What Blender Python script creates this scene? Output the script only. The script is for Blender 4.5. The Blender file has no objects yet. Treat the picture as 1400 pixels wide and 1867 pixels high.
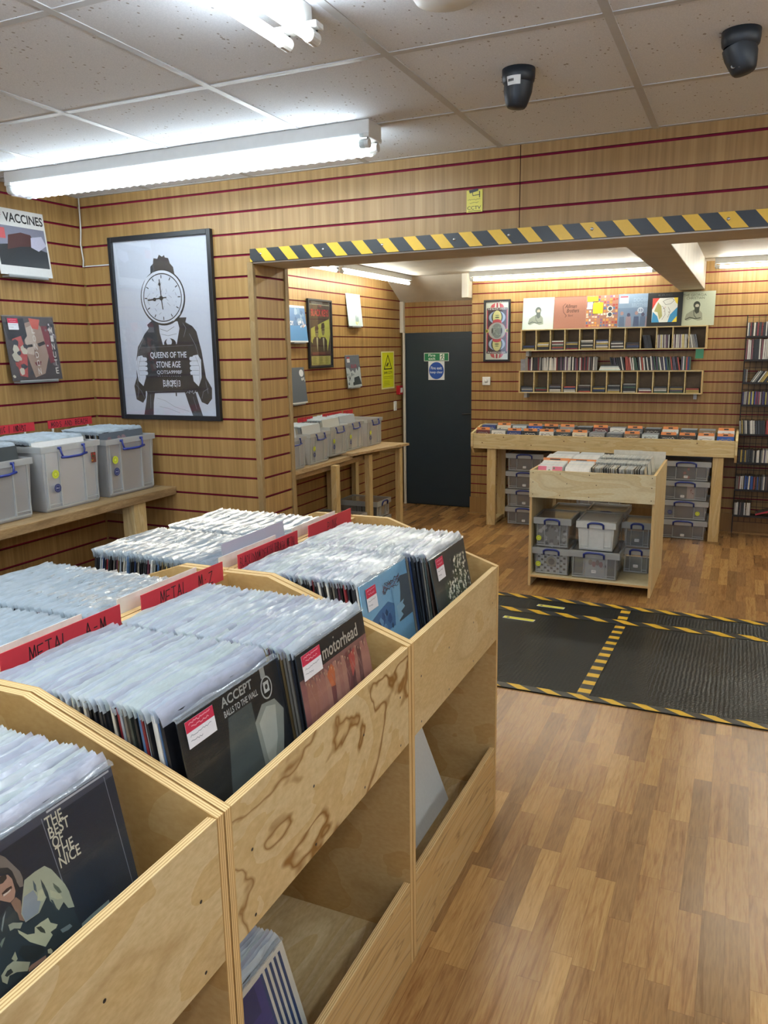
import bpy, math, random
from mathutils import Vector, Matrix

S = bpy.context.scene
C = S.collection
RND = random.Random(11)

# ------------------------------------------------------------------ camera, view, world
cd = bpy.data.cameras.new('camera')
cam = bpy.data.objects.new('camera', cd)
C.objects.link(cam)
cd.sensor_fit = 'HORIZONTAL'
cd.sensor_width = 36.0
cd.lens = 36.0 * 1433.01 / 1400.0
cd.clip_start = 0.02
_r = Vector((0.91197929, 0.4099468, -0.01540754))
_u = Vector((-0.06926156, 0.19088246, 0.97916634))
_f = Vector((-0.40434714, 0.89191227, -0.20247441))
cam.matrix_world = Matrix(((_r.x, _u.x, -_f.x, 0), (_r.y, _u.y, -_f.y, 0), (_r.z, _u.z, -_f.z, 1.6691), (0, 0, 0, 1)))
S.camera = cam
S.view_settings.view_transform = 'Standard'
S.view_settings.look = 'None'
S.view_settings.gamma = 1.0
S.view_settings.exposure = 1.0
try:
    S.view_settings.use_curve_mapping = False
except Exception:
    pass
W = bpy.data.worlds.new('world')
S.world = W
W.use_nodes = True
W.node_tree.nodes['Background'].inputs[0].default_value = (0.62, 0.76, 1.0, 1)
W.node_tree.nodes['Background'].inputs[1].default_value = 1.3
S.cycles.max_bounces = 7
S.cycles.diffuse_bounces = 4
S.cycles.glossy_bounces = 3
S.cycles.transmission_bounces = 4
S.cycles.transparent_max_bounces = 14
S.cycles.caustics_reflective = False
S.cycles.caustics_refractive = False
S.cycles.sample_clamp_indirect = 4.0
S.cycles.use_denoising = True
TUBE_COOL = 19.0      # tubes of the front room
TUBE_BACK = 30.0      # tubes of the back room

# ------------------------------------------------------------------ measured planes
L, P, T, CZ = -3.279, 3.367, 0.313, 2.478      # wall_left x, partition y, its thickness, ceiling
J, HB = -2.2076, 2.093                          # jamb x, header underside
L2, D, B = -3.571, 8.435, 8.117                 # back room: its side wall x, door wall y, back wall y
FZ, CB = -0.115, 2.42                           # back room floor and ceiling
F = -0.724                                      # front face of the record bins
XR = 2.3                                        # side wall out of frame
YF = -2.8                                       # shop front out of frame


def lin(c):
    return tuple((x / 12.92 if x <= 0.04045 else ((x + 0.055) / 1.055) ** 2.4) for x in c)


def hx(s, a=1.0):
    return lin((int(s[0:2], 16) / 255, int(s[2:4], 16) / 255, int(s[4:6], 16) / 255)) + (a,)


# ------------------------------------------------------------------ materials
def newmat(name):
    m = bpy.data.materials.new(name)
    m.use_nodes = True
    nt = m.node_tree
    return m, nt, nt.nodes['Principled BSDF']


def N(nt, t, **k):
    n = nt.nodes.new(t)
    for a, b in k.items():
        if a.startswith('i_'):
            n.inputs[a[2:].replace('_', ' ')].default_value = b
        else:
            setattr(n, a, b)
    return n


def ramp(nt, fac, stops):
    r = nt.nodes.new('ShaderNodeValToRGB')
    cr = r.color_ramp
    while len(cr.elements) < len(stops):
        cr.elements.new(0.5)
    for e, (p, c) in zip(cr.elements, stops):
        e.position = p
        e.color = c
    nt.links.new(fac, r.inputs[0])
    return r.outputs[0]


def mix(nt, fac, a, b, mode='MIX'):
    n = nt.nodes.new('ShaderNodeMix')
    n.data_type = 'RGBA'
    n.blend_type = mode
    for s, v in ((n.inputs[0], fac), (n.inputs[6], a), (n.inputs[7], b)):
        if hasattr(v, 'is_linked'):
            nt.links.new(v, s)
        else:
            s.default_value = v
    return n.outputs[2]


def math_(nt, op, a, b=None, c=None):
    n = nt.nodes.new('ShaderNodeMath')
    n.operation = op
    for i, v in enumerate((a, b, c)):
        if v is None:
            continue
        if hasattr(v, 'is_linked'):
            nt.links.new(v, n.inputs[i])
        else:
            n.inputs[i].default_value = v
    return n.outputs[0]


def coords(nt, scale=(1, 1, 1), kind='Object', loc=(0, 0, 0)):
    t = nt.nodes.new('ShaderNodeTexCoord')
    m = nt.nodes.new('ShaderNodeMapping')
    m.inputs['Scale'].default_value = scale
    m.inputs['Location'].default_value = loc
    nt.links.new(t.outputs[kind], m.inputs[0])
    return m.outputs[0]


def noise(nt, vec, scale=1.0, detail=3.0, dist=0.0, rough=0.5):
    n = N(nt, 'ShaderNodeTexNoise')
    n.inputs['Scale'].default_value = scale
    n.inputs['Detail'].default_value = detail
    n.inputs['Distortion'].default_value = dist
    n.inputs['Roughness'].default_value = rough
    nt.links.new(vec, n.inputs['Vector'])
    return n.outputs[0]


def bump(nt, b, h, strength=0.3, dist=0.002):
    n = N(nt, 'ShaderNodeBump')
    n.inputs['Strength'].default_value = strength
    n.inputs['Distance'].default_value = dist
    nt.links.new(h, n.inputs['Height'])
    nt.links.new(n.outputs[0], b.inputs['Normal'])


def plain(name, col, rough=0.5, metal=0.0, var=0.06, scale=30, spec=0.5):
    m, nt, b = newmat(name)
    v = noise(nt, coords(nt), scale, 4)
    c2 = tuple(x * (1 - var * 2) for x in col[:3]) + (1,)
    c1 = tuple(min(1, x * (1 + var)) for x in col[:3]) + (1,)
    nt.links.new(ramp(nt, v, [(0.3, c2), (0.7, c1)]), b.inputs['Base Color'])
    b.inputs['Roughness'].default_value = rough
    b.inputs['Metallic'].default_value = metal
    b.inputs['Specular IOR Level'].default_value = spec
    return m


def emit(name, col, s):
    m, nt, b = newmat(name)
    b.inputs['Base Color'].default_value = (0.9, 0.9, 0.9, 1)
    b.inputs['Emission Color'].default_value = col
    b.inputs['Emission Strength'].default_value = s
    return m


def oak_mat(name, a='8A6C40', b_='AA8956', c_='9C7A4A'):
    m, nt, b = newmat(name)
    g = noise(nt, coords(nt, (55, 55, 1.6)), 1.0, 5, 0.3)
    g2 = noise(nt, coords(nt, (7, 7, 0.5)), 1.0, 2)
    base = ramp(nt, g, [(0.32, hx(a)), (0.5, hx(c_)), (0.68, hx(b_))])
    col = mix(nt, math_(nt, 'MULTIPLY', g2, 0.35), base, hx('84663A'))
    nt.links.new(col, b.inputs['Base Color'])
    b.inputs['Roughness'].default_value = 0.42
    b.inputs['Specular IOR Level'].default_value = 0.4
    return m


OAK = oak_mat('oak_laminate')
GROOVE = plain('plum_groove_insert', hx('7A1230'), 0.6, 0, .06, 30, .15)
GROOVE_LIP = plain('groove_lip', hx('341414'), 0.8, 0, .06, 30, .1)


def ceil_mat():
    m, nt, b = newmat('mineral_fibre_tile')
    v = N(nt, 'ShaderNodeTexVoronoi')
    v.inputs['Scale'].default_value = 1.0
    nt.links.new(coords(nt, (52, 34, 1)), v.inputs['Vector'])
    n = noise(nt, coords(nt), 14, 3)
    thr = math_(nt, 'MULTIPLY_ADD', n, 0.42, -0.09)
    pit = math_(nt, 'LESS_THAN', v.outputs['Distance'], thr)
    n2 = noise(nt, coords(nt), 260, 2)
    base = ramp(nt, n2, [(0.3, hx('DCE3EC')), (0.7, hx('EBF1F9'))])
    nt.links.new(mix(nt, math_(nt, 'MULTIPLY', pit, 0.75), base, hx('8C8886')), b.inputs['Base Color'])
    b.inputs['Roughness'].default_value = 0.9
    return m


CEIL = ceil_mat()
WHITE_METAL = plain('white_enamel', hx('DADBD8'), 0.35, 0, 0.02)
GRID_GREY = plain('ceiling_grid_white', hx('C2C6CA'), 0.4, 0, 0.02)
PLASTER = plain('white_painted_plaster', hx('D8D3C8'), 0.55, 0, 0.05, 6)


def floor_mat():
    m, nt, b = newmat('oak_laminate_strip_floor')
    t = nt.nodes.new('ShaderNodeTexCoord')
    s = nt.nodes.new('ShaderNodeSeparateXYZ')
    nt.links.new(t.outputs['Object'], s.inputs[0])
    X, Y = s.outputs[0], s.outputs[1]
    xs = math_(nt, 'DIVIDE', X, 0.064)
    xi = math_(nt, 'FLOOR', xs)
    wn = N(nt, 'ShaderNodeTexWhiteNoise', noise_dimensions='1D')
    nt.links.new(xi, wn.inputs['W'])
    off = math_(nt, 'MULTIPLY', wn.outputs[0], 0.9)
    ys = math_(nt, 'DIVIDE', math_(nt, 'ADD', Y, off), 0.40)
    yi = math_(nt, 'FLOOR', ys)
    cb = N(nt, 'ShaderNodeCombineXYZ')
    nt.links.new(xi, cb.inputs[0])
    nt.links.new(yi, cb.inputs[1])
    w2 = N(nt, 'ShaderNodeTexWhiteNoise', noise_dimensions='2D')
    nt.links.new(cb.outputs[0], w2.inputs['Vector'])
    base = ramp(nt, w2.outputs[0], [(0.0, hx('886740')), (0.25, hx('957046')), (0.5, hx('A17A4C')), (0.75, hx('A98250')), (1.0, hx('B68F5A'))])
    # grain, shifted per strip
    cv = N(nt, 'ShaderNodeVectorMath', operation='MULTIPLY_ADD')
    nt.links.new(w2.outputs[1], cv.inputs[0])
    cv.inputs[1].default_value = (9, 9, 9)
    mp = coords(nt, (42, 3.2, 1))
    nt.links.new(mp, cv.inputs[2])
    g = noise(nt, cv.outputs[0], 1.0, 6, 0.8, 0.6)
    g3 = noise(nt, cv.outputs[0], 4.5, 3, 0.3)
    col = mix(nt, 0.6, base, ramp(nt, g, [(0.3, hx('B08A5C')), (0.5, hx('FFFFFF')), (0.75, hx('FFF8EC'))]), 'MULTIPLY')
    col = mix(nt, 0.3, col, ramp(nt, g3, [(0.35, hx('9A7A50')), (0.6, hx('FFFFFF'))]), 'MULTIPLY')
    # board seams every three strips, fine line between strips
    fx = math_(nt, 'FRACT', xs)
    seam = math_(nt, 'LESS_THAN', math_(nt, 'ABSOLUTE', math_(nt, 'SUBTRACT', fx, 0.5)), 0.488)
    fy = math_(nt, 'FRACT', ys)
    seam2 = math_(nt, 'GREATER_THAN', fy, 0.004)
    sm = math_(nt, 'MULTIPLY', seam, seam2)
    col = mix(nt, math_(nt, 'MULTIPLY', math_(nt, 'SUBTRACT', 1.0, sm), 0.45), col, hx('5A3A1C'))
    nt.links.new(col, b.inputs['Base Color'])
    b.inputs['Roughness'].default_value = 0.27
    bump(nt, b, g, 0.12, 0.001)
    b.inputs['Specular IOR Level'].default_value = 0.45
    return m


FLOOR = floor_mat()


def ply_mat(name, sc, light='D2BE94', dark='92764A', lines=0.8, seed=0.0, freq=5.0, base2='C2AC80', lw=.07, det=2.5):
    """pine plywood face: pale wood with cathedral contour lines; sc stretches the figure"""
    m, nt, b = newmat(name)
    v = coords(nt, sc, loc=(seed, seed * 1.7, seed * 0.6))
    big = noise(nt, v, 1.0, det, 0.5, 0.45 if det < 3 else 0.52)
    fr = math_(nt, 'FRACT', math_(nt, 'MULTIPLY', big, freq))
    ln = math_(nt, 'ABSOLUTE', math_(nt, 'SUBTRACT', fr, 0.5))
    ln = ramp(nt, ln, [(0.0, (1, 1, 1, 1)), (lw, (0.55, 0.55, 0.55, 1)), (lw * 2.6, (0, 0, 0, 1))])
    patch = noise(nt, v, 2.1, 2) if det < 3 else noise(nt, v, 0.6, 1)
    lf = math_(nt, 'MULTIPLY', ln, math_(nt, 'MULTIPLY', patch, lines * 1.5))
    fine = noise(nt, coords(nt, tuple(x * 14 for x in sc)), 2.0, 4)
    base = ramp(nt, fine, [(0.3, hx(base2)), (0.7, hx(light))])
    sh = ramp(nt, fr, [(0.0, hx('E8D4A8')), (1.0, hx('FFFFFF'))])
    base = mix(nt, 0.5, base, sh, 'MULTIPLY')
    nt.links.new(mix(nt, lf, base, hx(dark)), b.inputs['Base Color'])
    b.inputs['Roughness'].default_value = 0.55
    b.inputs['Specular IOR Level'].default_value = 0.3
    return m


def edge_mat(name, axis):
    """plywood edge: thin alternating veneers across the thickness"""
    m, nt, b = newmat(name)
    t = nt.nodes.new('ShaderNodeTexCoord')
    s = nt.nodes.new('ShaderNodeSeparateXYZ')
    nt.links.new(t.outputs['Object'], s.inputs[0])
    fr = math_(nt, 'FRACT', math_(nt, 'DIVIDE', s.outputs['xyz'.index(axis)], 0.0052))
    n = noise(nt, coords(nt, (30, 30, 30)), 1, 3)
    fr = math_(nt, 'ADD', fr, math_(nt, 'MULTIPLY_ADD', n, 0.3, -0.15))
    nt.links.new(ramp(nt, fr, [(0.0, hx('9C7844')), (0.2, hx('DCBE86')), (0.62, hx('E2C690')), (0.8, hx('B48C54'))]), b.inputs['Base Color'])
    b.inputs['Roughness'].default_value = 0.6
    return m


EDGE = {a: edge_mat('plywood_edge_' + a, a) for a in 'xyz'}
PLY_FRONT = [ply_mat('plywood_front_face_%d' % i, (2.2, q1, q2), seed=s, freq=fq, lines=li, lw=l_, det=d_, dark=dk)
             for i, (s, fq, li, l_, d_, q1, q2, dk) in enumerate([(3.1, 4, 0.5, .07, 2, 2.2, 5.5, '957648'), (7.7, 6.5, 1.5, .04, 4, 1.9, 3.0, '86602E'), (12.4, 3, 0.3, .07, 2, 2.2, 5.5, '957648')])]
PLY_LOW = ply_mat('plywood_low_front', (2.0, 1.3, 12), seed=5.5, freq=9, lines=1.1, lw=.05, light='C9A974')
PLY_SIDE = ply_mat('plywood_side_face', (2.4, 2.4, 4.0), seed=9.0, freq=4, lines=0.35, light='C2A16C', base2='B8955E', dark='98713C')
PLY_TOP = ply_mat('plywood_board_face', (5.0, 1.6, 4.0), seed=2.0, freq=6, lines=0.4)
PINE_X = ply_mat('pine_board_long', (1.3, 3, 10), seed=4.2, freq=7, lines=0.55, light='DCCEA4', base2='D0C094', dark='A98E5C')
PINE_Z = ply_mat('pine_post', (9, 9, 1.2), seed=6.1, freq=6, lines=0.5, light='D2BE92', base2='C6B080')
WORN = ply_mat('worn_pine_shelf', (10, 1.4, 9), seed=8.3, freq=6, lines=0.8, light='A58E6C', base2='8C7352', dark='6A5236')
TRIM_WOOD = ply_mat('wood_trim', (12, 12, 1.2), seed=1.3, freq=5, lines=0.4, light='9C8560', base2='8A734E', dark='5C4630')


def attr_mat(name, rough, coat=0.0):
    m, nt, b = newmat(name)
    a = N(nt, 'ShaderNodeAttribute', attribute_name='Col')
    n = noise(nt, coords(nt), 90, 2)
    c = mix(nt, 0.12, a.outputs['Color'], ramp(nt, n, [(0.3, (0.6, 0.6, 0.6, 1)), (0.7, (1, 1, 1, 1))]), 'MULTIPLY')
    nt.links.new(c, b.inputs['Base Color'])
    b.inputs['Roughness'].default_value = rough
    b.inputs['Coat Weight'].default_value = coat
    b.inputs['Coat Roughness'].default_value = 0.12
    return m


PRINT = attr_mat('printed_card', 0.5)
PRINT_GLOSS = attr_mat('printed_gloss_card', 0.4, 0.08)


def film(name, op, tint, rough=0.12, bumpy=0.0, gloss=0.5, whiten='DCE6EC'):
    """clear or milky plastic: part see-through, part white scatter, with a gloss"""
    m, nt, b = newmat(name)
    nt.nodes.remove(b)
    out = nt.nodes['Material Output']
    tr = N(nt, 'ShaderNodeBsdfTransparent')
    tr.inputs[0].default_value = tint
    df = N(nt, 'ShaderNodeBsdfDiffuse')
    df.inputs[0].default_value = hx(whiten)
    tl = N(nt, 'ShaderNodeBsdfTranslucent')
    tl.inputs[0].default_value = hx(whiten)
    a1 = N(nt, 'ShaderNodeMixShader')
    a1.inputs[0].default_value = 0.35
    nt.links.new(df.outputs[0], a1.inputs[1])
    nt.links.new(tl.outputs[0], a1.inputs[2])
    gl = N(nt, 'ShaderNodeBsdfGlossy')
    gl.inputs['Roughness'].default_value = rough
    gl.inputs[0].default_value = (1, 1, 1, 1)
    a2 = N(nt, 'ShaderNodeMixShader')
    nt.links.new(tr.outputs[0], a2.inputs[1])
    nt.links.new(a1.outputs[0], a2.inputs[2])
    if bumpy:
        v = noise(nt, coords(nt, (18, 18, 60)), 1.0, 4, 1.0)
        a2f = math_(nt, 'MULTIPLY_ADD', v, op * 0.9, op * 0.55)
        nt.links.new(a2f, a2.inputs[0])
        bn = N(nt, 'ShaderNodeBump')
        bn.inputs['Strength'].default_value = bumpy
        bn.inputs['Distance'].default_value = 0.004
        nt.links.new(v, bn.inputs['Height'])
        nt.links.new(bn.outputs[0], gl.inputs['Normal'])
    else:
        a2.inputs[0].default_value = op
    fr = N(nt, 'ShaderNodeFresnel')
    fr.inputs[0].default_value = 1.45
    a3 = N(nt, 'ShaderNodeMixShader')
    nt.links.new(math_(nt, 'MULTIPLY_ADD', fr.outputs[0], gloss, 0.03), a3.inputs[0])
    nt.links.new(a2.outputs[0], a3.inputs[1])
    nt.links.new(gl.outputs[0], a3.inputs[2])
    nt.links.new(a3.outputs[0], out.inputs[0])
    return m


SLEEVE_TOPS = [film('hazy_polythene_%d' % i, o_, (0.95, 0.98, 1.0, 1), 0.14, 1.0, 1.2, c_) for i, (o_, c_) in enumerate(((0.86, 'E4EFF6'), (0.76, 'DAE7F4'), (0.66, 'D6DCEE'), (0.84, 'E0EEF0')))]
SLEEVE_TOP = film('hazy_polythene_far', 0.8, (0.94, 0.98, 1.0, 1), 0.25, 0.7, 0.5, 'CEDCE6')
SLEEVE_CLEAR = film('clear_polythene', 0.015, (0.98, 0.99, 1, 1), 0.07, 0.25, 0.3)
BOX_CLEAR = film('clear_box_plastic', 0.34, (0.98, 0.99, 1, 1), 0.14, 0.0, 0.6, 'FFFFFF')
BOX_RIM = film('box_rim_plastic', 0.5, (0.95, 0.97, 0.98, 1), 0.2, 0.0, 0.7, 'F0F4F4')
BOX_SEE = film('see_through_box_plastic', 0.12, (0.97, 0.98, 0.99, 1), 0.1, 0.0, 0.6, 'FFFFFF')
BLUE = plain('blue_handle_plastic', hx('20307E'), 0.35)
BLACK = plain('black_paint', hx('181B20'), 0.4)
CAMBLACK = plain('dark_camera_plastic', hx('1E262E'), 0.42)
NAVY = plain('dark_navy_door_paint', hx('202E38'), 0.45, 0, 0.03, 8)
PAPER = plain('white_paper', hx('E4E6E4'), 0.7, 0, 0.04)
ORANGE = plain('orange_divider_plastic', hx('E08A4C'), 0.5, 0, 0.08, 12)
REDCARD = plain('red_sign_card', hx('C42A38'), 0.5, 0, 0.03, 12)
WHITECARD = plain('cream_card', hx('DADAD2'), 0.6)
STEEL = plain('dark_wire_steel', hx('2C2826'), 0.4, 0.6)
CHROME = plain('chrome_screw', hx('C8CCD0'), 0.25, 1.0)
RED = plain('red_plastic', hx('A81E28'), 0.4)
CARDEDGE = plain('record_label_edge', hx('2A2A2C'), 0.6)
TUBE = emit('fluorescent_tube', (0.86, 0.94, 1.0, 1), TUBE_COOL)
TUBE2 = emit('fluorescent_tube_back', (1.0, 0.98, 0.86, 1), TUBE_BACK)
DIFF = film('ribbed_clear_diffuser', 0.18, (0.96, 1, 1, 1), 0.2, 0.3, 0.5)


def mat_rubber():
    m, nt, b = newmat('ribbed_black_rubber')
    v = coords(nt, (1, 1, 1))
    w = N(nt, 'ShaderNodeTexWave', wave_type='BANDS', bands_direction='Y')
    w.inputs['Scale'].default_value = 26
    w.inputs['Distortion'].default_value = 0.6
    w.inputs['Detail'].default_value = 1
    nt.links.new(v, w.inputs[0])
    w2 = N(nt, 'ShaderNodeTexWave', wave_type='BANDS', bands_direction='X')
    w2.inputs['Scale'].default_value = 15
    w2.inputs['Distortion'].default_value = 2.5
    nt.links.new(v, w2.inputs[0])
    h = math_(nt, 'ADD', w.outputs[1], math_(nt, 'MULTIPLY', w2.outputs[1], 0.55))
    big = noise(nt, v, 2.2, 3)
    h = math_(nt, 'ADD', h, math_(nt, 'MULTIPLY', big, 1.8))
    bump(nt, b, h, 0.55, 0.004)
    b.inputs['Base Color'].default_value = hx('1E2324')
    b.inputs['Roughness'].default_value = 0.24
    return m


RUBBER = mat_rubber()
TAPE_MAT = attr_mat('hazard_tape', 0.35)


# ------------------------------------------------------------------ mesh builder
class MB:
    def __init__(s):
        s.v, s.f, s.m, s.c = [], [], [], []

    def face(s, pts, mat=0, col=None):
        b = len(s.v)
        s.v += [tuple(p) for p in pts]
        s.f.append(tuple(range(b, b + len(pts))))
        s.m.append(mat)
        s.c.append(col)

    def raw(s, vs, fs, mat=0, col=None):
        b = len(s.v)
        s.v += [tuple(p) for p in vs]
        for q in fs:
            s.f.append(tuple(b + i for i in q))
            s.m.append(mat)
            s.c.append(col)

    def box(s, a, b, mat=0, col=None, axis=None, em=None, M=None):
        x0, y0, z0 = a
        x1, y1, z1 = b
        vs = [(x0, y0, z0), (x1, y0, z0), (x1, y1, z0), (x0, y1, z0), (x0, y0, z1), (x1, y0, z1), (x1, y1, z1), (x0, y1, z1)]
        if M is not None:
            vs = [tuple(M @ Vector(p)) for p in vs]
        fs = [(0, 3, 2, 1), (4, 5, 6, 7), (0, 1, 5, 4), (2, 3, 7, 6), (0, 4, 7, 3), (1, 2, 6, 5)]
        ax = ['z', 'z', 'y', 'y', 'x', 'x']
        k = len(s.v)
        s.v += vs
        for q, d in zip(fs, ax):
            s.f.append(tuple(k + i for i in q))
            s.m.append(mat if (axis is None or d == axis) else em)
            s.c.append(col)

    def prism(s, poly, axis, t0, t1, mat=0, em=None, col=None):
        """poly: 2D points in the two other axes, in order"""
        def p3(p, t):
            if axis == 'x':
                return (t, p[0], p[1])
            if axis == 'y':
                return (p[0], t, p[1])
            return (p[0], p[1], t)
        em = mat if em is None else em
        n = len(poly)
        k = len(s.v)
        s.v += [p3(p, t0) for p in poly] + [p3(p, t1) for p in poly]
        s.f.append(tuple(range(k, k + n)))
        s.m.append(mat)
        s.c.append(col)
        s.f.append(tuple(range(k + 2 * n - 1, k + n - 1, -1)))
        s.m.append(mat)
        s.c.append(col)
        for i in range(n):
            j = (i + 1) % n
            s.f.append((k + i, k + j, k + n + j, k + n + i))
            s.m.append(em)
            s.c.append(col)

    def tube(s, path, r, n=8, mat=0, cap=True):
        pts = [Vector(p) for p in path]
        k = len(s.v)
        up = None
        for i, p in enumerate(pts):
            d = (pts[min(i + 1, len(pts) - 1)] - pts[max(i - 1, 0)]).normalized()
            if up is None:
                up = d.orthogonal().normalized()
            up = (up - d * up.dot(d)).normalized()
            sd = d.cross(up)
            rr = r[i] if isinstance(r, (list, tuple)) else r
            for j in range(n):
                a = 2 * math.pi * j / n
                s.v.append(tuple(p + (up * math.cos(a) + sd * math.sin(a)) * rr))
        for i in range(len(pts) - 1):
            for j in range(n):
                a, b = k + i * n + j, k + i * n + (j + 1) % n
                s.f.append((a, b, b + n, a + n))
                s.m.append(mat)
                s.c.append(None)
        if cap:
            s.f.append(tuple(range(k + n - 1, k - 1, -1)))
            s.f.append(tuple(range(k + (len(pts) - 1) * n, k + len(pts) * n)))
            s.m += [mat, mat]
            s.c += [None, None]

    def lathe(s, prof, n=24, mat=0, M=None):
        k = len(s.v)
        for r, z in prof:
            for j in range(n):
                a = 2 * math.pi * j / n
                p = Vector((r * math.cos(a), r * math.sin(a), z))
                s.v.append(tuple(M @ p if M is not None else p))
        for i in range(len(prof) - 1):
            for j in range(n):
                a, b = k + i * n + j, k + i * n + (j + 1) % n
                s.f.append((a, b, b + n, a + n))
                s.m.append(mat)
                s.c.append(None)

    def mesh(s, name, mats, smooth=False):
        me = bpy.data.meshes.new(name)
        me.from_pydata(s.v, [], s.f)
        for m in mats:
            me.materials.append(m)
        me.polygons.foreach_set('material_index', s.m)
        if smooth:
            me.polygons.foreach_set('use_smooth', [True] * len(s.f))
        if any(c is not None for c in s.c):
            at = me.color_attributes.new('Col', 'FLOAT_COLOR', 'CORNER')
            arr = []
            for q, c in zip(s.f, s.c):
                c = c or (0.5, 0.5, 0.5, 1)
                arr += list(c) * len(q)
            at.data.foreach_set('color', arr)
        me.update()
        return me

    def build(s, name, mats, parent=None, loc=(0, 0, 0), rot=(0, 0, 0), smooth=False, bevel=0.0):
        if not isinstance(mats, (list, tuple)):
            mats = [mats]
        o = bpy.data.objects.new(name, s.mesh(name, mats, smooth))
        C.objects.link(o)
        o.location = loc
        o.rotation_euler = rot
        if parent:
            o.parent = parent
        if bevel:
            b = o.modifiers.new('bevel', 'BEVEL')
            b.width = bevel
            b.segments = 2
            b.limit_method = 'ANGLE'
        return o


def tag(o, label, cat, group=None, kind=None):
    o['label'] = label
    o['category'] = cat
    if group:
        o['group'] = group
    if kind:
        o['kind'] = kind
    return o


def struct(o):
    o['kind'] = 'structure'
    return o


def thing(name, label, cat, loc=(0, 0, 0), rot=(0, 0, 0), group=None):
    o = bpy.data.objects.new(name, None)
    o.empty_display_size = 0.05
    C.objects.link(o)
    o.location = loc
    o.rotation_euler = rot
    return tag(o, label, cat, group)


def linkobj(name, me, parent=None, loc=(0, 0, 0), rot=(0, 0, 0), mats=None):
    o = bpy.data.objects.new(name, me)
    C.objects.link(o)
    o.location = loc
    o.rotation_euler = rot
    if parent:
        o.parent = parent
    if mats:
        for i, m in enumerate(mats):
            if m is not None:
                o.material_slots[i].link = 'OBJECT'
                o.material_slots[i].material = m
    return o


def copy_tree(o, parent=None):
    c = o.copy()
    C.objects.link(c)
    if parent:
        c.parent = parent
    for ch in list(o.children):
        copy_tree(ch, c)
    return c


# ------------------------------------------------------------------ text and print
_tc = {}


def text_tris(s, bold=0.0):
    if (s, bold) in _tc:
        return _tc[(s, bold)]
    cu = bpy.data.curves.new('t', 'FONT')
    cu.body = s
    cu.resolution_u = 3
    cu.offset = bold
    o = bpy.data.objects.new('t', cu)
    me = o.to_mesh()
    vs = [(v.co.x, v.co.y) for v in me.vertices]
    fs = [tuple(p.vertices) for p in me.polygons]
    o.to_mesh_clear()
    bpy.data.objects.remove(o)
    bpy.data.curves.remove(cu)
    if vs:
        x0, x1 = min(v[0] for v in vs), max(v[0] for v in vs)
        y0, y1 = min(v[1] for v in vs), max(v[1] for v in vs)
        vs = [((v[0] - x0) / (x1 - x0 or 1), (v[1] - y0) / (y1 - y0 or 1)) for v in vs]
    _tc[(s, bold)] = (vs, fs)
    return vs, fs


GL = {
    'A': [[(0, 0), (.45, 1), (.9, 0)], [(.15, .38), (.8, .42)]], 'B': [[(0, 0), (0, 1), (.7, .85), (.6, .55), (0, .5), (.8, .35), (.6, .02), (0, 0)]],
    'C': [[(.85, .85), (.4, 1), (0, .5), (.4, 0), (.85, .15)]], 'D': [[(0, 0), (.05, 1), (.8, .6), (.7, .15), (0, 0)]],
    'E': [[(.85, 1), (0, .97), (0, 0), (.85, .03)], [(0, .5), (.65, .52)]], 'H': [[(0, 0), (.05, 1)], [(.8, 0), (.85, 1)], [(0, .5), (.8, .52)]],
    'K': [[(0, 0), (0, 1)], [(.8, 1), (0, .45), (.85, 0)]], 'L': [[(.1, 1), (0, 0), (.85, .08)]],
    'M': [[(0, 0), (.12, 1), (.5, .25), (.85, 1), (1, 0)]], 'N': [[(0, 0), (.05, 1), (.8, 0), (.85, 1)]],
    'O': [[(.4, 1), (0, .5), (.4, 0), (.85, .5), (.4, 1)]], 'P': [[(0, 0), (.03, 1), (.8, .85), (.7, .5), (0, .45)]],
    'R': [[(0, 0), (0, 1), (.75, .8), (0, .5), (.85, 0)]], 'S': [[(.8, .9), (.2, 1), (.1, .6), (.8, .4), (.6, 0), (0, .1)]],
    'T': [[(0, 1), (.95, 1)], [(.48, 1), (.45, 0)]], 'U': [[(0, 1), (.05, .1), (.5, 0), (.8, .2), (.85, 1)]],
    'W': [[(0, 1), (.2, 0), (.5, .7), (.75, 0), (1, 1)]], 'Z': [[(0, .95), (.9, 1), (0, 0), (.95, .05)]],
    '-': [[(.2, .5), (.75, .52)]], '.': [[(.4, .45), (.5, .5)]], '/': [[(.3, -.1), (.5, 1.1)]], ' ': [],
    'G': [[(.85, .85), (.4, 1), (0, .5), (.4, 0), (.85, .1), (.85, .45), (.5, .45)]], 'I': [[(.4, 0), (.45, 1)]],
}


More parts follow.
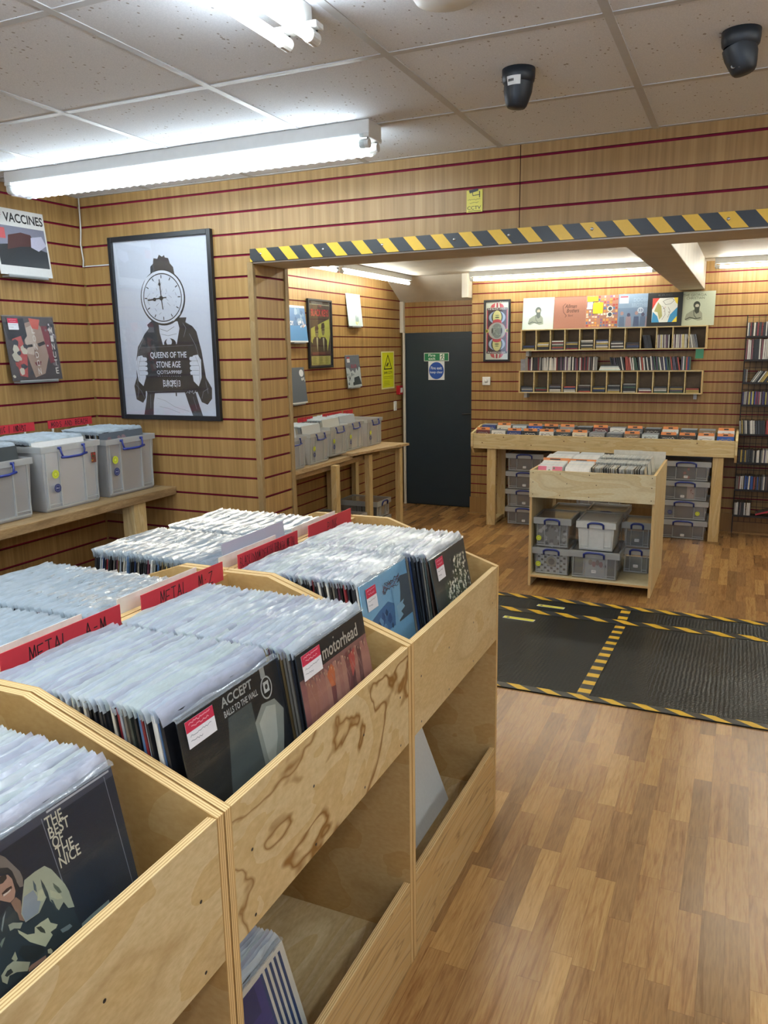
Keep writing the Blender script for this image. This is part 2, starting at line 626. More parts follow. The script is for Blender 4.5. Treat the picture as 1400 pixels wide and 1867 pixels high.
class Art:
    """a print of size w x h standing on its base centre, facing -Y; layers lie a hair in front of the card"""

    def __init__(s, w, h, t=0.003, bg=None):
        s.w, s.h, s.t, s.k = w, h, t, 0
        s.mb = MB()
        s.mb.box((-w / 2, 0, 0), (w / 2, t, h), 0, bg or hx('FFFFFF'))

    def P(s, u, v):
        return ((u - 0.5) * s.w, -s.k * 0.00005, (1 - v) * s.h)

    def poly(s, pts, col):
        s.k += 1
        a = 0.0
        for i in range(len(pts)):
            a += pts[i][0] * pts[(i + 1) % len(pts)][1] - pts[(i + 1) % len(pts)][0] * pts[i][1]
        if a > 0:
            pts = pts[::-1]
        s.mb.face([s.P(*p) for p in pts], 0, hx(col) if isinstance(col, str) else col)

    def rect(s, a, b, c, d, col):
        s.poly([(a, b), (c, b), (c, d), (a, d)], col)

    def ell(s, cu, cv, ru, rv, col, n=28, a0=0, a1=360):
        s.poly([(cu + ru * math.cos(math.radians(a0 + (a1 - a0) * i / n)), cv + rv * math.sin(math.radians(a0 + (a1 - a0) * i / n))) for i in range(n if a1 - a0 == 360 else n + 1)], col)

    def line(s, pts, wd, col):
        """polyline, wd in metres"""
        s.k += 1
        c = hx(col) if isinstance(col, str) else col
        for (u0, v0), (u1, v1) in zip(pts, pts[1:]):
            ax, az = (u0 - .5) * s.w, (1 - v0) * s.h
            bx, bz = (u1 - .5) * s.w, (1 - v1) * s.h
            dx, dz = bx - ax, bz - az
            l = math.hypot(dx, dz) or 1e-6
            nx, nz = -dz / l * wd / 2, dx / l * wd / 2
            ex, ez = dx / l * wd * .3, dz / l * wd * .3
            y = -s.k * 0.00005
            s.mb.face([(ax + nx - ex, y, az + nz - ez), (ax - nx - ex, y, az - nz - ez), (bx - nx + ex, y, bz - nz + ez), (bx + nx + ex, y, bz + nz + ez)], 0, c)

    def text(s, t, a, b, c, d, col, bold=0.0, shear=0.0):
        s.k += 1
        vs, fs = text_tris(t, bold)
        y = -s.k * 0.00005
        pts = []
        for x, z in vs:
            u = a + (c - a) * x + shear * z * (d - b)
            v = d - (d - b) * z
            q = s.P(u, v)
            pts.append((q[0], y, q[2]))
        s.mb.raw(pts, fs, 0, hx(col) if isinstance(col, str) else col)

    def hand(s, t, a, b, c, d, col='16161A', wd=0.003, seed=1):
        r = random.Random(seed)
        n = len(t)
        cw = (c - a) / n
        for i, ch in enumerate(t):
            jx, jy = r.uniform(-.05, .05), r.uniform(-.08, .08)
            for st in GL.get(ch, []):
                s.line([(a + cw * (i + .1 + (x + jx) * .78), d - (d - b) * (y + jy)) for x, y in st], wd, col)

    def scribble(s, a, b, c, d, col, n, wd, seed=1):
        r = random.Random(seed)
        pts = []
        for i in range(n):
            pts.append((a + (c - a) * i / (n - 1) + r.uniform(-.01, .01), r.uniform(b, d)))
        s.line(pts, wd, col)

    def blobs(s, a, b, c, d, cols, n, r0, r1, seed=1):
        r = random.Random(seed)
        for i in range(n):
            u, v, q = r.uniform(a, c), r.uniform(b, d), r.uniform(r0, r1)
            m = r.randint(5, 8)
            s.poly([(u + q * r.uniform(.5, 1.1) * math.cos(2 * math.pi * k / m), v + q * r.uniform(.5, 1.1) * math.sin(2 * math.pi * k / m) * s.w / s.h) for k in range(m)], r.choice(cols))

    def build(s, name, parent=None, loc=(0, 0, 0), rot=(0, 0, 0), mat=None, bevel=0):
        return s.mb.build(name, [mat or PRINT], parent, loc, rot)


# ================================================================== THE SETTING
def slat(mb, p0, ud, length, z0, z1, zs, nrm, gh=0.0105, depth=0.0085):
    """slatwall face from p0 along ud; nrm points into the room; zs: groove centres"""
    ud, nrm = Vector(ud), Vector(nrm)

    def q(a, za, b, zb, da, db, mat):
        A = Vector((p0[0], p0[1], 0))
        pts = [A + ud * a + nrm * da + Vector((0, 0, za)), A + ud * b + nrm * da + Vector((0, 0, za)),
               A + ud * b + nrm * db + Vector((0, 0, zb)), A + ud * a + nrm * db + Vector((0, 0, zb))]
        n = (pts[1] - pts[0]).cross(pts[2] - pts[0])
        ref = nrm if abs(n.dot(nrm)) > 1e-9 else Vector((0, 0, 1 if mat == 3 else -1))
        mm = 2 if mat == 3 else mat
        if n.dot(ref) < 0:
            pts = pts[::-1]
        mb.face(pts, mm)
    z = z0
    for g in sorted(x for x in zs if z0 + 0.006 < x < z1 - 0.006):
        q(0, z, length, g - gh / 2, 0, 0, 0)
        q(0, g - gh / 2, length, g - gh / 2, 0, -depth, 3)
        q(0, g - gh / 2, length, g + gh / 2, -depth, -depth, 1)
        q(0, g + gh / 2, length, g + gh / 2, 0, -depth, 2)
        z = g + gh / 2
    q(0, z, length, z1, 0, 0, 0)


GP = [2.4295 - .1 * k for k in range(25)]
GB = [2.3209 - .1 * k for k in range(23)]
GL2 = [2.3963 - .1 * k for k in range(26)]
GD = [2.1246 + .1 - .1 * k for k in range(24)]
SM = [OAK, GROOVE, GROOVE_LIP]


def slatwall(name, segs, back=None):
    mb = MB()
    for s in segs:
        slat(mb, *s)
    for b in back or []:
        mb.box(b[0], b[1], 0)
    return struct(mb.build(name, SM))


slatwall('wall_left', [((L, YF), (0, 1, 0), P - YF, 0, CZ, GP, (1, 0, 0))], [((L - .12, YF, -.1), (L - .009, P + .1, CZ))])
# partition: solid part, header over the opening, jamb; grooves stop short of the end strip
slatwall('wall_partition', [
    ((L, P), (1, 0, 0), J - .03 - L, 0, CZ, GP, (0, -1, 0)),
    ((J - .03, P), (1, 0, 0), XR - J + .03, HB, CZ, [g for g in GP if g > HB], (0, -1, 0)),
    ((J, P + .022), (0, 1, 0), T - .044, FZ, HB, GP, (1, 0, 0)),
], [((L, P + .009, FZ), (J - .009, P + T, CB)), ((J - .009, P + .009, HB + .002), (XR, P + T, CZ))])
mb = MB()
mb.box((J - .03, P - .001, 0), (J + .002, P + .022, HB), 0)
struct(mb.build('trim_1', [TRIM_WOOD], bevel=.002))
mb = MB()
mb.box((J - .02, P + T - .022, FZ), (J + .006, P + T + .012, HB), 0)
struct(mb.build('trim_2', [TRIM_WOOD], bevel=.002))
mb = MB()
mb.box((J, P + .004, HB - .006), (XR, P + T, HB + .002), 0)
struct(mb.build('trim_3', [PLASTER]))
# panel joint on the header and the dark reveal seam
mb = MB()
mb.box((-.891, P - .0012, HB + .02), (-.888, P + .002, CZ), 0)
struct(mb.build('trim_4', [GROOVE_LIP]))

slatwall('wall_back_side', [((L2, P + T), (0, 1, 0), D - P - T, FZ, CB, GL2, (1, 0, 0))], [((L2 - .12, P + T, -.2), (L2 - .009, D + .1, CB))])
slatwall('wall_back', [
    ((-2.632, B), (1, 0, 0), XR + 2.632, FZ, CB, [g for g in GB if g > .1], (0, -1, 0)),
    ((-2.632, D), (0, -1, 0), D - B, FZ, CB, [g for g in GB if g > .1], (-1, 0, 0)),
], [((-2.623, B + .009, -.2), (XR, B + .3, CB))])
slatwall('wall_door_side', [
    ((L2, D), (1, 0, 0), -2.632 - L2, 1.848, CB, GD, (0, -1, 0)),
], [((L2, D + .009, 1.852), (-2.60, D + .1, CB))])
mb = MB()
mb.box((L2 - .1, D + .06, FZ), (-2.60, D + .12, 1.9), 0)
struct(mb.build('wall_behind_door', [PLASTER]))
mb = MB()
mb.box((XR, YF, -.2), (XR + .1, B + .2, CZ), 0)
struct(mb.build('wall_right', [OAK]))
mb = MB()
for a_, b_ in (((L - .1, YF - .1, -.2), (XR + .1, YF, .45)), ((L - .1, YF - .1, 2.25), (XR + .1, YF, CZ + .05)), ((L - .1, YF - .1, .45), (-2.9, YF, 2.25)), ((1.9, YF - .1, .45), (XR + .1, YF, 2.25))):
    mb.box(a_, b_, 0)
struct(mb.build('wall_front', [PLASTER]))
mb = MB()
for x in (-2.9, -1.3, .3, 1.86):
    mb.box((x, YF - .08, .45), (x + .04, YF - .03, 2.25), 0)
struct(mb.build('window_1', [WHITE_METAL]))
# plain skirting panel under the slats of the back wall
mb = MB()
mb.box((-2.64, B - .012, FZ), (XR, B, .075), 0)
mb.box((-2.66, B - .03, FZ), (XR, B - .012, FZ + .018), 0)
struct(mb.build('baseboard_back', [oak_mat('skirting_laminate', '8E6C40', 'A07C4C', '967244')]))
# floors
mb = MB()
mb.box((L, YF, -.2), (XR, 3.59, 0), 0)
struct(mb.build('floor', [FLOOR]))
mb = MB()
mb.box((L2, 3.59, -.3), (XR, D + .1, FZ), 0)
struct(mb.build('floor_back', [FLOOR], bevel=0))
# ceilings
mb = MB()
mb.box((L, YF, CZ), (XR, P + .02, CZ + .05), 0)
struct(mb.build('ceiling', [CEIL]))
mb = MB()
gx0, gy0, gw, gh = -1.5748, 2.2086, 0.6039, 0.6216
for i in range(-3, 7):
    x = gx0 + gw * i
    if L < x < XR:
        mb.box((x - .012, YF, CZ - .0025), (x + .012, P, CZ + .002), 0)
for j in range(-8, 2):
    y = gy0 + gh * j
    if YF < y < P:
        mb.box((L, y - .012, CZ - .002), (XR, y + .012, CZ + .0015), 0)
mb.box((L, P - .02, CZ - .0015), (XR, P, CZ + .002), 0)
struct(mb.build('ceiling_grid', [GRID_GREY]))
mb = MB()
mb.box((L2, P + T, CB), (XR, D + .1, CB + .06), 0)
struct(mb.build('ceiling_back', [PLASTER]))
mb = MB()
mb.box((-.60, P + T, 2.17), (-.378, B, CB), 0)
struct(mb.build('ceiling_beam', [PLASTER], bevel=.004))
# sloping soffit over the door
mb = MB()
mb.prism([(D, 2.18), (D - .42, 2.42), (D, 2.42)], 'x', L2, -2.632, 0)
mb.box((-2.70, B - .14, 2.18), (-2.632, B - .002, CB), 0)
struct(mb.build('trim_5', [PLASTER], bevel=.003))
# pipe boxing in the recess corner
mb = MB()
mb.box((L2, D - .05, 1.85), (L2 + .045, D, 2.19), 0)
mb.box((L2 + .03, D - .045, FZ), (L2 + .055, D - .02, 1.85), 0)
struct(mb.build('trim_6', [PLASTER], bevel=.003))

# ---- door
dt = thing('fire_door', 'dark navy fire exit door in the corner of the back room', 'door', ((-3.527 - 2.794) / 2, D, FZ))
hw = (3.49 - 2.69) / 2
dt.location.x = -3.09
mb = MB()
mb.box((-.44, -.005, 0), (.452, .04, 1.962), 0)
mb.build('door_frame', [NAVY], dt, bevel=.002)
mb = MB()
mb.box((-.41, -.018, .008), (.43, .0, 1.90), 0)
leaf = mb.build('door_leaf', [NAVY], dt, bevel=.003)
mb = MB()
mb.box((.385, -.024, .98), (.41, -.016, 1.14), 0)
mb.tube([(.397, -.02, 1.075), (.397, -.06, 1.075), (.38, -.066, 1.073), (.27, -.066, 1.065)], .008, 10, 0)
mb.build('handle', [BLACK], leaf, smooth=False)
a = Art(.295, .092, .002, hx('E8ECE8'))
a.rect(.02, .06, .98, .94, '1E7A50')
a.text('Fire', .18, .14, .46, .46, 'F0F4F0', .01)
a.text('exit', .18, .54, .46, .84, 'F0F4F0', .01)
a.rect(.64, .12, .82, .88, 'F0F4F0')
a.line([(.76, .2), (.72, .3), (.74, .5), (.69, .82)], .008, '1E7A50')
a.line([(.74, .5), (.79, .8)], .007, '1E7A50')
a.line([(.66, .4), (.72, .34), (.80, .42)], .006, '1E7A50')
a.ell(.765, .2, .02, .06, '1E7A50', 10)
tag(a.build('exit_sign', None, (-3.142, D - .0205, 1.532)), 'green fire exit sign high on the navy door', 'sign')
a = Art(.192, .205, .002, hx('E8ECF0'))
a.ell(.5, .5, .46, .46, '2050A8', 36)
a.text('Fire exit', .16, .28, .84, .44, 'F0F4F8', .01)
a.text('keep clear', .11, .52, .89, .68, 'F0F4F8', .01)
tag(a.build('notice', None, (-3.142, D - .0205, 1.325)), 'white notice with a blue disc reading Fire exit keep clear', 'sign')


# ================================================================== LIGHTS
def batten(label, loc, rotz, length, twin=True, diff=False, tubemat=TUBE, group=None, ends=True):
    """surface fluorescent batten; base centre against the ceiling, long axis local X"""
    t = thing('ceiling_light', label, 'ceiling light', loc, (0, 0, rotz), group)
    w = (.11 if diff else .056) if twin else .05
    mb = MB()
    mb.box((-length / 2 - .02, -w / 2, -.052), (length / 2 + .02, w / 2, 0), 0)
    mb.build('housing', [WHITE_METAL], t, bevel=.004)
    xs = (-.038, .038) if twin else (0.0,)
    for y in xs:
        mb = MB()
        mb.tube([(-length / 2 + .02, y, -.078), (length / 2 - .02, y, -.078)], .014, 12, 0)
        mb.build('lamp_tube', [tubemat], t, smooth=True)
        for sx in (-1, 1):
            mb = MB()
            mb.tube([(sx * (length / 2 - .024), y, -.078), (sx * (length / 2 + .014), y, -.078)], .0165, 14, 0)
            mb.box((sx * (length / 2 + .014) - .007, y - .010, -.08), (sx * (length / 2 + .014) + .007 - .007 * (sx + 1), y + .010, -.05), 0)
            mb.build('lamp_holder', [WHITE_METAL], t, bevel=.002)
    if twin:
        for sx in (-1, 1):
            mb = MB()
            a_, b_ = sorted((sx * (length / 2 - .02), sx * (length / 2 + .02)))
            mb.box((a_, -.058, -.060), (b_, .058, -.046), 0)
            mb.build('end_plate', [WHITE_METAL], t, bevel=.003)
    if diff:
        mb = MB()
        prof = [(-.062, -.05), (-.062, -.085), (-.045, -.105), (.045, -.105), (.062, -.085), (.062, -.05)]
        n = 90
        vs, fs = [], []
        for i in range(n + 1):
            x = -length / 2 + length * i / n
            for y, z in prof:
                e = 1.0 if i % 2 else .965
                vs.append((x, y * e, z * e))
        m = len(prof)
        for i in range(n):
            for j in range(m - 1):
                fs.append((i * m + j, i * m + j + 1, (i + 1) * m + j + 1, (i + 1) * m + j))
        mb.raw(vs, fs, 0)
        mb.build('diffuser', [DIFF], t)
    return t


batten('long twin fluorescent light with ribbed cover above the framed poster', (-2.19, 2.80, CZ), 0, 1.78, True, True)
batten('bare twin fluorescent light on the ceiling near the top edge', (-1.03, .93, CZ), math.pi / 2, 1.78, True, False)
batten('added unseen bare twin fluorescent light over the aisle beside the bins', (.75, 1.0, CZ), math.pi / 2, 1.78, True, False)  # out of view, added to put more light on floor and bins
batten('added unseen bare twin fluorescent light over the wall shelf behind the camera', (-2.5, .4, CZ), math.pi / 2, 1.78, True, False)  # added fill fitting outside the frame, brightens bins and ceiling
batten('added unseen bare twin fluorescent light behind the camera over the aisle', (.3, -1.3, CZ), math.pi / 2, 1.78, True, False)  # extra unseen batten added for overhead light in the front room
batten('added unseen bare twin fluorescent light over the shop front side', (-2.0, -1.4, CZ), 0, 1.78, True, False)  # unseen, added to raise the front room light level
batten('added unseen bare twin fluorescent light by the side wall of the front room', (1.75, 2.0, CZ), math.pi / 2, 1.78, True, False)  # added off-frame batten, lifts ceiling and floor brightness
batten('single tube light along the side wall of the back room', (-3.25, 7.13, CB), math.pi / 2, 1.55, False, False, TUBE2)
batten('short single tube light beside the jamb in the back room', (-3.25, 5.52, CB), math.pi / 2, 1.5, False, False, TUBE2)
batten('single tube light above the CD shelves on the back wall', (-1.68, 7.86, CB), 0, 1.75, False, False, TUBE2)
batten('single tube light over the wire CD rack past the beam', (.60, 7.86, CB), 0, 1.75, False, False, TUBE2)
batten('added unseen single tube light over the middle of the back room', (.7, 5.4, CB), 0, 1.75, False, False, TUBE2)  # unseen tube added to brighten the back room
batten('added unseen single tube light just behind the header of the back room', (-1.7, 4.4, CB), 0, 1.75, False, False, TUBE2)  # hidden by the header, added for more back room light
batten('added unseen single tube light across the far end of the back room', (1.2, 6.7, CB), 0, 1.75, False, False, TUBE2)  # added out of frame as extra light for the back room

# security cameras
for (x, y, lab, tilt, st) in ((-.671, 2.50, 'dark dome camera with a white barcode sticker on the ceiling', 0.1, True), (-.066, 2.48, 'dark turret camera with two painted white lens glints on the ceiling', -.25, False)):
    t = thing('security_camera', lab, 'security camera', (x, y, CZ), (0, 0, 0))
    mb = MB()
    mb.lathe([(.0, 0), (.049, 0), (.049, -.02), (.047, -.034), (.042, -.04)], 28, 0)
    ring = mb.build('mount_ring', [CAMBLACK], t, smooth=True)
    mb = MB()
    M = Matrix.Translation((0, -.002, -.05)) @ Matrix.Rotation(tilt, 4, 'Y')
    mb.lathe([(.043, .012), (.042, -.012), (.036, -.035), (.031, -.05), (.026, -.056), (0, -.058)], 28, 0, M)
    h = mb.build('camera_head', [CAMBLACK], t, smooth=True)
    if st:
        mb = MB()
        n = 6
        vs, fs = [], []
        for i in range(n + 1):
            a_ = math.radians(-118 + 50 * i / n)
            for z, r in ((-.028, .0496), (-.052, .0455)):
                vs.append((r * math.cos(a_), r * math.sin(a_), z))
        for i in range(n):
            fs.append((2 * i, 2 * i + 1, 2 * i + 3, 2 * i + 2))
        mb.raw(vs, fs, 0)
        for k in range(7):
            a_ = math.radians(-112 + 3.2 * k)
            r = .0485
            mb.box((r * math.cos(a_) - .0006, r * math.sin(a_) - .0012, -.043), (r * math.cos(a_) + .0006, r * math.sin(a_), -.036), 1)
        o = mb.build('sticker', [PAPER, BLACK], ring)
        o['label'] = 'white barcode sticker'
    else:
        for dx in (-.010, .006):
            mb = MB()
            mb.lathe([(.006, 0), (.005, -.003), (0, -.004)], 12, 0, Matrix.Translation((dx - .004, -.03, -.092)) @ Matrix.Rotation(.9, 4, 'X'))
            mb.build('lens', [WHITE_METAL], h, smooth=True)  # white discs painted in as glints on the lenses
t = thing('smoke_detector', 'round off white fitting on the ceiling at the top edge', 'smoke detector', (-.688, 1.90, CZ))
mb = MB()
mb.lathe([(0, 0), (.075, 0), (.075, -.012), (.068, -.022), (.04, -.030), (0, -.032)], 36, 0)
mb.build('detector_body', [WHITE_METAL], t, smooth=True)

# ================================================================== HAZARD TAPE AND RAMP
YEL, BLK = hx('E0B430'), hx('23282C')


def tape(mb, p0, ud, wd, length, width, period, slant, y_n, off=0.0, t=.0015, frac=.45):
    """striped strip: p0 corner, ud along, wd across, y_n normal"""
    p0, ud, wd, y_n = Vector(p0), Vector(ud).normalized(), Vector(wd).normalized(), Vector(y_n).normalized()
    q = [p0, p0 + ud * length, p0 + ud * length + wd * width, p0 + wd * width]
    mb.face(q, 0, BLK)
    mb.face([p + y_n * t for p in q], 0, BLK)
    k = -2
    while k * period + off < length:
        a, b = k * period + off, k * period + off + period * frac
        pts = []
        # clip parallelogram to 0..length
        for s_, w_ in ((a, 0), (b, 0), (b + slant, width), (a + slant, width)):
            pts.append([s_, w_])
        pts = clip(pts, 0, True)
        pts = clip(pts, length, False) if pts else pts
        if pts and len(pts) > 2:
            mb.face([p0 + ud * s_ + wd * w_ + y_n * (t + .0004) for s_, w_ in pts], 0, YEL)
        k += 1


def clip(pts, lim, lower):
    out = []
    for i in range(len(pts)):
        a, b = pts[i], pts[(i + 1) % len(pts)]
        ia = a[0] >= lim if lower else a[0] <= lim
        ib = b[0] >= lim if lower else b[0] <= lim
        if ia:
            out.append(a)
        if ia != ib:
            s_ = (lim - a[0]) / (b[0] - a[0])
            out.append([lim, a[1] + s_ * (b[1] - a[1])])
    return out


tp = thing('padded_header_strip', 'black and yellow hazard strip along the low header', 'hazard tape', (J - .002, P, HB))
mb = MB()
Lh = XR - J
mb.box((0, -.011, 0), (Lh, 0, .060), 0, BLK)
tape(mb, (0, -.0115, .060), (1, 0, 0), (0, 0, -1), Lh, .060, .128, .052, (0, -1, 0), -.094)
mb.build('foam_strip', [TAPE_MAT], tp)
for i, x in enumerate((.06, .40, .70, 1.04, 1.28, 1.62, 2.12, 2.4)):
    mb = MB()
    M = Matrix.Translation((x, -.014, .034)) @ Matrix.Rotation(math.pi / 2, 4, 'X')
    mb.lathe([(.0065, 0), (.005, .002), (0, .0028)], 12, 0, M)
    mb.build('screw_head', [CHROME], tp, smooth=True)

rp = thing('floor_ramp', 'black ribbed rubber ramp mat edged in hazard tape', 'ramp', (0, 0, 0))
x0r, x1r = -2.15, 2.2
mb = MB()
z1_ = FZ + .010
vs = []
ny = 40
prof = [(3.594, .004)] + [(3.60 + (5.09 - 3.60) * i / ny, .004 + (z1_ - .004) * i / ny) for i in range(1, ny + 1)] + [(5.43, z1_)]
mb.prism([(y, z) for y, z in prof] + [(5.43, FZ), (3.594, FZ)], 'x', x0r, x1r, 0)
mb.build('rubber_mat', [RUBBER], rp)
mb = MB()
sl = (z1_ - .004) / (5.09 - 3.6)
tape(mb, (x0r, 3.59, .0055), (1, 0, 0), (0, 1, sl), x1r - x0r, .062, .152, -.075, (0, -sl, 1), 0.02)
o = mb.build('hazard_tape', [TAPE_MAT], rp)
mb = MB()
tape(mb, (x0r, 5.04, FZ + .0145), (1, 0, 0), (0, 1, 0), x1r - x0r, .075, .190, -.10, (0, 0, 1), 0.05)
mb.build('hazard_tape', [TAPE_MAT], rp)
mb = MB()
tape(mb, (x0r, 5.36, FZ + .0115), (1, 0, 0), (0, 1, 0), x1r - x0r, .07, .172, -.10, (0, 0, 1), 0.09)
mb.build('hazard_tape', [TAPE_MAT], rp)
mb = MB()
tape(mb, (-.575, 3.65, .004 + sl * .05 + .002), (0, 1, sl), (-1, 0, 0), 1.40, .062, .125, .0, (0, -sl, 1), 0.03)
mb.build('hazard_tape', [TAPE_MAT], rp)
mb = MB()
tape(mb, (-.585, 5.115, FZ + .0115), (0, 1, 0), (-1, 0, 0), .245, .062, .125, .0, (0, 0, 1), 0.03)
mb.build('hazard_tape', [TAPE_MAT], rp)
for (x, y, z, ln, lab) in ((-1.24, 4.84, -.0845, .21, 'small yellow tag stuck on the ramp below the middle tape'), (-1.11, 5.21, FZ + .0135, .19, 'small yellow tag stuck between the two far tapes')):
    a = Art(ln, .05, .0012, hx('F0F0E0'))
    a.rect(.03, .10, .97, .9, 'EEE83C')
    a.scribble(.32, .35, .9, .65, '6A6A30', 16, .002)
    a.ell(.15, .5, .05, .3, '6A6A30', 10)
    o = a.build('floor_tag', None, (x, y, z), (-math.pi / 2 - .07, 0, -.05))
    tag(o, lab, 'sticker')

# cctv sign on the header
t = thing('camera_notice', 'small yellow CCTV notice hanging on the header slats', 'sign', (-1.083, P - .0045, 2.232))
a = Art(.070, .088, .002, hx('D8CC50'))
a.text('CCTV', .05, .72, .9, .88, '3A3418', .01)
a.scribble(.08, .40, .85, .46, '6A6028', 14, .0015, 3)
a.scribble(.2, .54, .75, .60, '6A6028', 12, .0015, 5)
a.rect(.1, .93, .9, .96, '6A6028')
a.line([(.38, .12), (.40, .25), (.80, .22)], .003, '2A2614')
a.line([(.82, .08), (.82, .34)], .004, '2A2614')
a.poly([(.15, .0), (.72, -.06), (.74, .05), (.2, .14)], '15171C')
a.build('printed_card', t, mat=PRINT_GLOSS)

# white cable down the room corner
mb = MB()
mb.tube([(-3.262, P - .012, CZ), (-3.264, P - .012, 2.40), (-3.262, P - .016, 2.32), (-3.268, P - .02, 2.24), (-3.262, P - .016, 2.16), (-3.272, P - .012, 2.128), (-3.255, P - .006, 2.13), (-3.06, P - .004, 2.13)], .0035, 8, 0)
tag(mb.build('cable', [WHITE_METAL], None, smooth=True), 'thin white cable hanging down the corner beside the poster', 'cable')


# ================================================================== PICTURES
def framed(name, label, art, fw, depth, loc, rot):
    t = thing(name, label, 'poster', loc, rot)
    w, h = art.w, art.h
    mb = MB()
    for a, b in (((-w / 2 - fw, -depth, -fw), (-w / 2, .002, h + fw)), ((w / 2, -depth, -fw), (w / 2 + fw, .002, h + fw)),
                 ((-w / 2, -depth, -fw), (w / 2, .002, 0)), ((-w / 2, -depth, h), (w / 2, .002, h + fw))):
        mb.box(a, b, 0)
    mb.build('picture_frame', [BLACK], t, bevel=.002)
    art.build('print', t, (0, -.006, 0), mat=PRINT)
    mb = MB()
    mb.box((-w / 2, -.0125, 0), (w / 2, -.0115, h), 0)
    mb.build('glazing', [film('picture_glazing_' + name, 0.02, (.99, .99, 1, 1), .04, 0, .35)], t)
    return t


# big black-and-white poster: a clock-headed figure holding a board
a = Art(.604, .894, .004, hx('DDE4EE'))
K, Wt = '17191C', 'E6ECF4'
a.poly([(.385, .20), (.39, .15), (.42, .135), (.43, .105), (.47, .11), (.49, .088), (.52, .10), (.545, .092), (.55, .105), (.585, .11), (.60, .14), (.63, .16), (.64, .20)], '2C2E31')
a.poly([(.25, .55), (.27, .53), (.35, .48), (.39, .46), (.60, .44), (.70, .46), (.79, .49), (.83, .52), (.87, .63), (.88, .68), (.90, .78), (.955, .84), (.95, .90), (.90, .935), (.84, .92), (.80, .86), (.24, .86), (.235, .90), (.20, .93), (.13, .91), (.115, .83), (.15, .78), (.16, .68), (.19, .60)], K)
a.poly([(.31, .475), (.38, .445), (.44, .455), (.46, .58), (.40, .60)], '232528')
a.poly([(.64, .44), (.735, .44), (.72, .47), (.66, .50)], '232528')
a.poly([(.435, .46), (.64, .46), (.655, .50), (.61, .60), (.47, .60), (.44, .52)], Wt)
a.line([(.45, .50), (.52, .515), (.60, .49)], .002, K)
a.line([(.46, .53), (.53, .54), (.62, .53)], .0015, K)
a.ell(.545, .585, .065, .03, K)
a.ell(.535, .575, .03, .02, Wt)
# shirt below the board, jacket tails
a.poly([(.33, .85), (.68, .85), (.76, 1.0), (.30, 1.0)], Wt)
a.poly([(.26, .86), (.345, .86), (.32, .93), (.31, 1.0), (.205, 1.0), (.235, .93)], '2A2C30')
a.poly([(.665, .86), (.78, .86), (.81, .93), (.845, 1.0), (.74, 1.0), (.70, .93)], '2A2C30')
a.line([(.36, .90), (.45, .915), (.55, .95), (.70, .975)], .001, '55585C')
a.line([(.38, .95), (.48, .96), (.60, .985)], .001, '55585C')
a.line([(.575, .87), (.575, .885)], .008, K)
# clock
a.ell(.5, .325, .237, .157, K, 48)
a.ell(.497, .322, .225, .148, Wt, 48)
a.ell(.497, .325, .205, .136, K, 48)
a.ell(.497, .325, .197, .130, 'DCE3EC', 48)
for k in range(12):
    an = math.radians(30 * k)
    a.line([(.497 + .165 * math.sin(an), .325 - .109 * math.cos(an)), (.497 + .188 * math.sin(an), .325 - .124 * math.cos(an))], .005, K)
r_ = random.Random(5)
for k in range(26):
    an = r_.uniform(0, 6.28)
    q = r_.uniform(.05, .15)
    u, v = .497 + q * math.sin(an), .325 - q * .66 * math.cos(an)
    a.line([(u, v), (u + r_.uniform(-.03, .03), v + r_.uniform(-.02, .02))], .0013, '4A4D52')
a.line([(.497, .39), (.487, .325), (.478, .225)], .006, K)
a.line([(.54, .325), (.40, .332), (.345, .337)], .006, K)
a.ell(.415, .333, .018, .010, K, 12)
a.ell(.478, .25, .013, .010, K, 12)
a.ell(.487, .328, .02, .013, K, 14)
a.line([(.30, .26), (.34, .215), (.42, .185)], .006, Wt)
a.line([(.70, .37), (.67, .42), (.60, .455)], .006, Wt)
# board
a.poly([(.245, .595), (.80, .585), (.815, .862), (.258, .872)], '121417')
a.line([(.255, .605), (.79, .597)], .0015, '70747A')
a.line([(.268, .862), (.80, .853)], .0015, '70747A')
a.text('QUEENS OF THE', .325, .632, .715, .672, Wt, .012)
a.text('STONE AGE', .385, .686, .645, .722, Wt, .012)
a.text('QOTSA999BF', .385, .738, .655, .762, Wt, .0)
a.text('EUROPE 13', .445, .795, .63, .832, Wt, .02)
for k in range(11):
    a.rect(.39 + .024 * k, .770, .402 + .024 * k, .773, '9A9EA4')
for k in range(4):
    a.rect(.445 + .048 * k, .79, .448 + .048 * k, .838, Wt)
a.scribble(.69, .855, .80, .875, Wt, 12, .0015)
# hands: palm and four fingers gripping each side of the board
for sx, cx in ((-1, .215), (1, .815)):
    a.poly([(cx - .06, .70), (cx - .03, .655), (cx + .02, .65), (cx + .05, .68), (cx + .045, .78), (cx + .01, .83), (cx - .04, .80)], Wt)
    for k in range(4):
        v = .672 + .027 * k
        a.poly([(cx - sx * .01, v - .012), (cx - sx * .065, v - .010), (cx - sx * .072, v), (cx - sx * .065, v + .011), (cx - sx * .01, v + .012)], Wt)
        a.line([(cx + sx * .02, v + .013), (cx - sx * .062, v + .0125)], .0013, K)
    a.line([(cx - sx * .005, .66), (cx + sx * .03, .72), (cx + sx * .025, .80)], .0012, K)
for pts in ([(.17, .72), (.20, .62), (.27, .55)], [(.14, .82), (.2, .86), (.23, .90)], [(.86, .70), (.82, .60), (.76, .53)], [(.93, .84), (.87, .86), (.85, .90)],
            [(.16, .78), (.17, .86), (.15, .9)], [(.9, .80), (.92, .87)], [(.29, .96), (.30, .88)], [(.79, .96), (.76, .89)], [(.70, .55), (.73, .50), (.70, .47)]):
    a.line(pts, .0013, '9AA0A8')
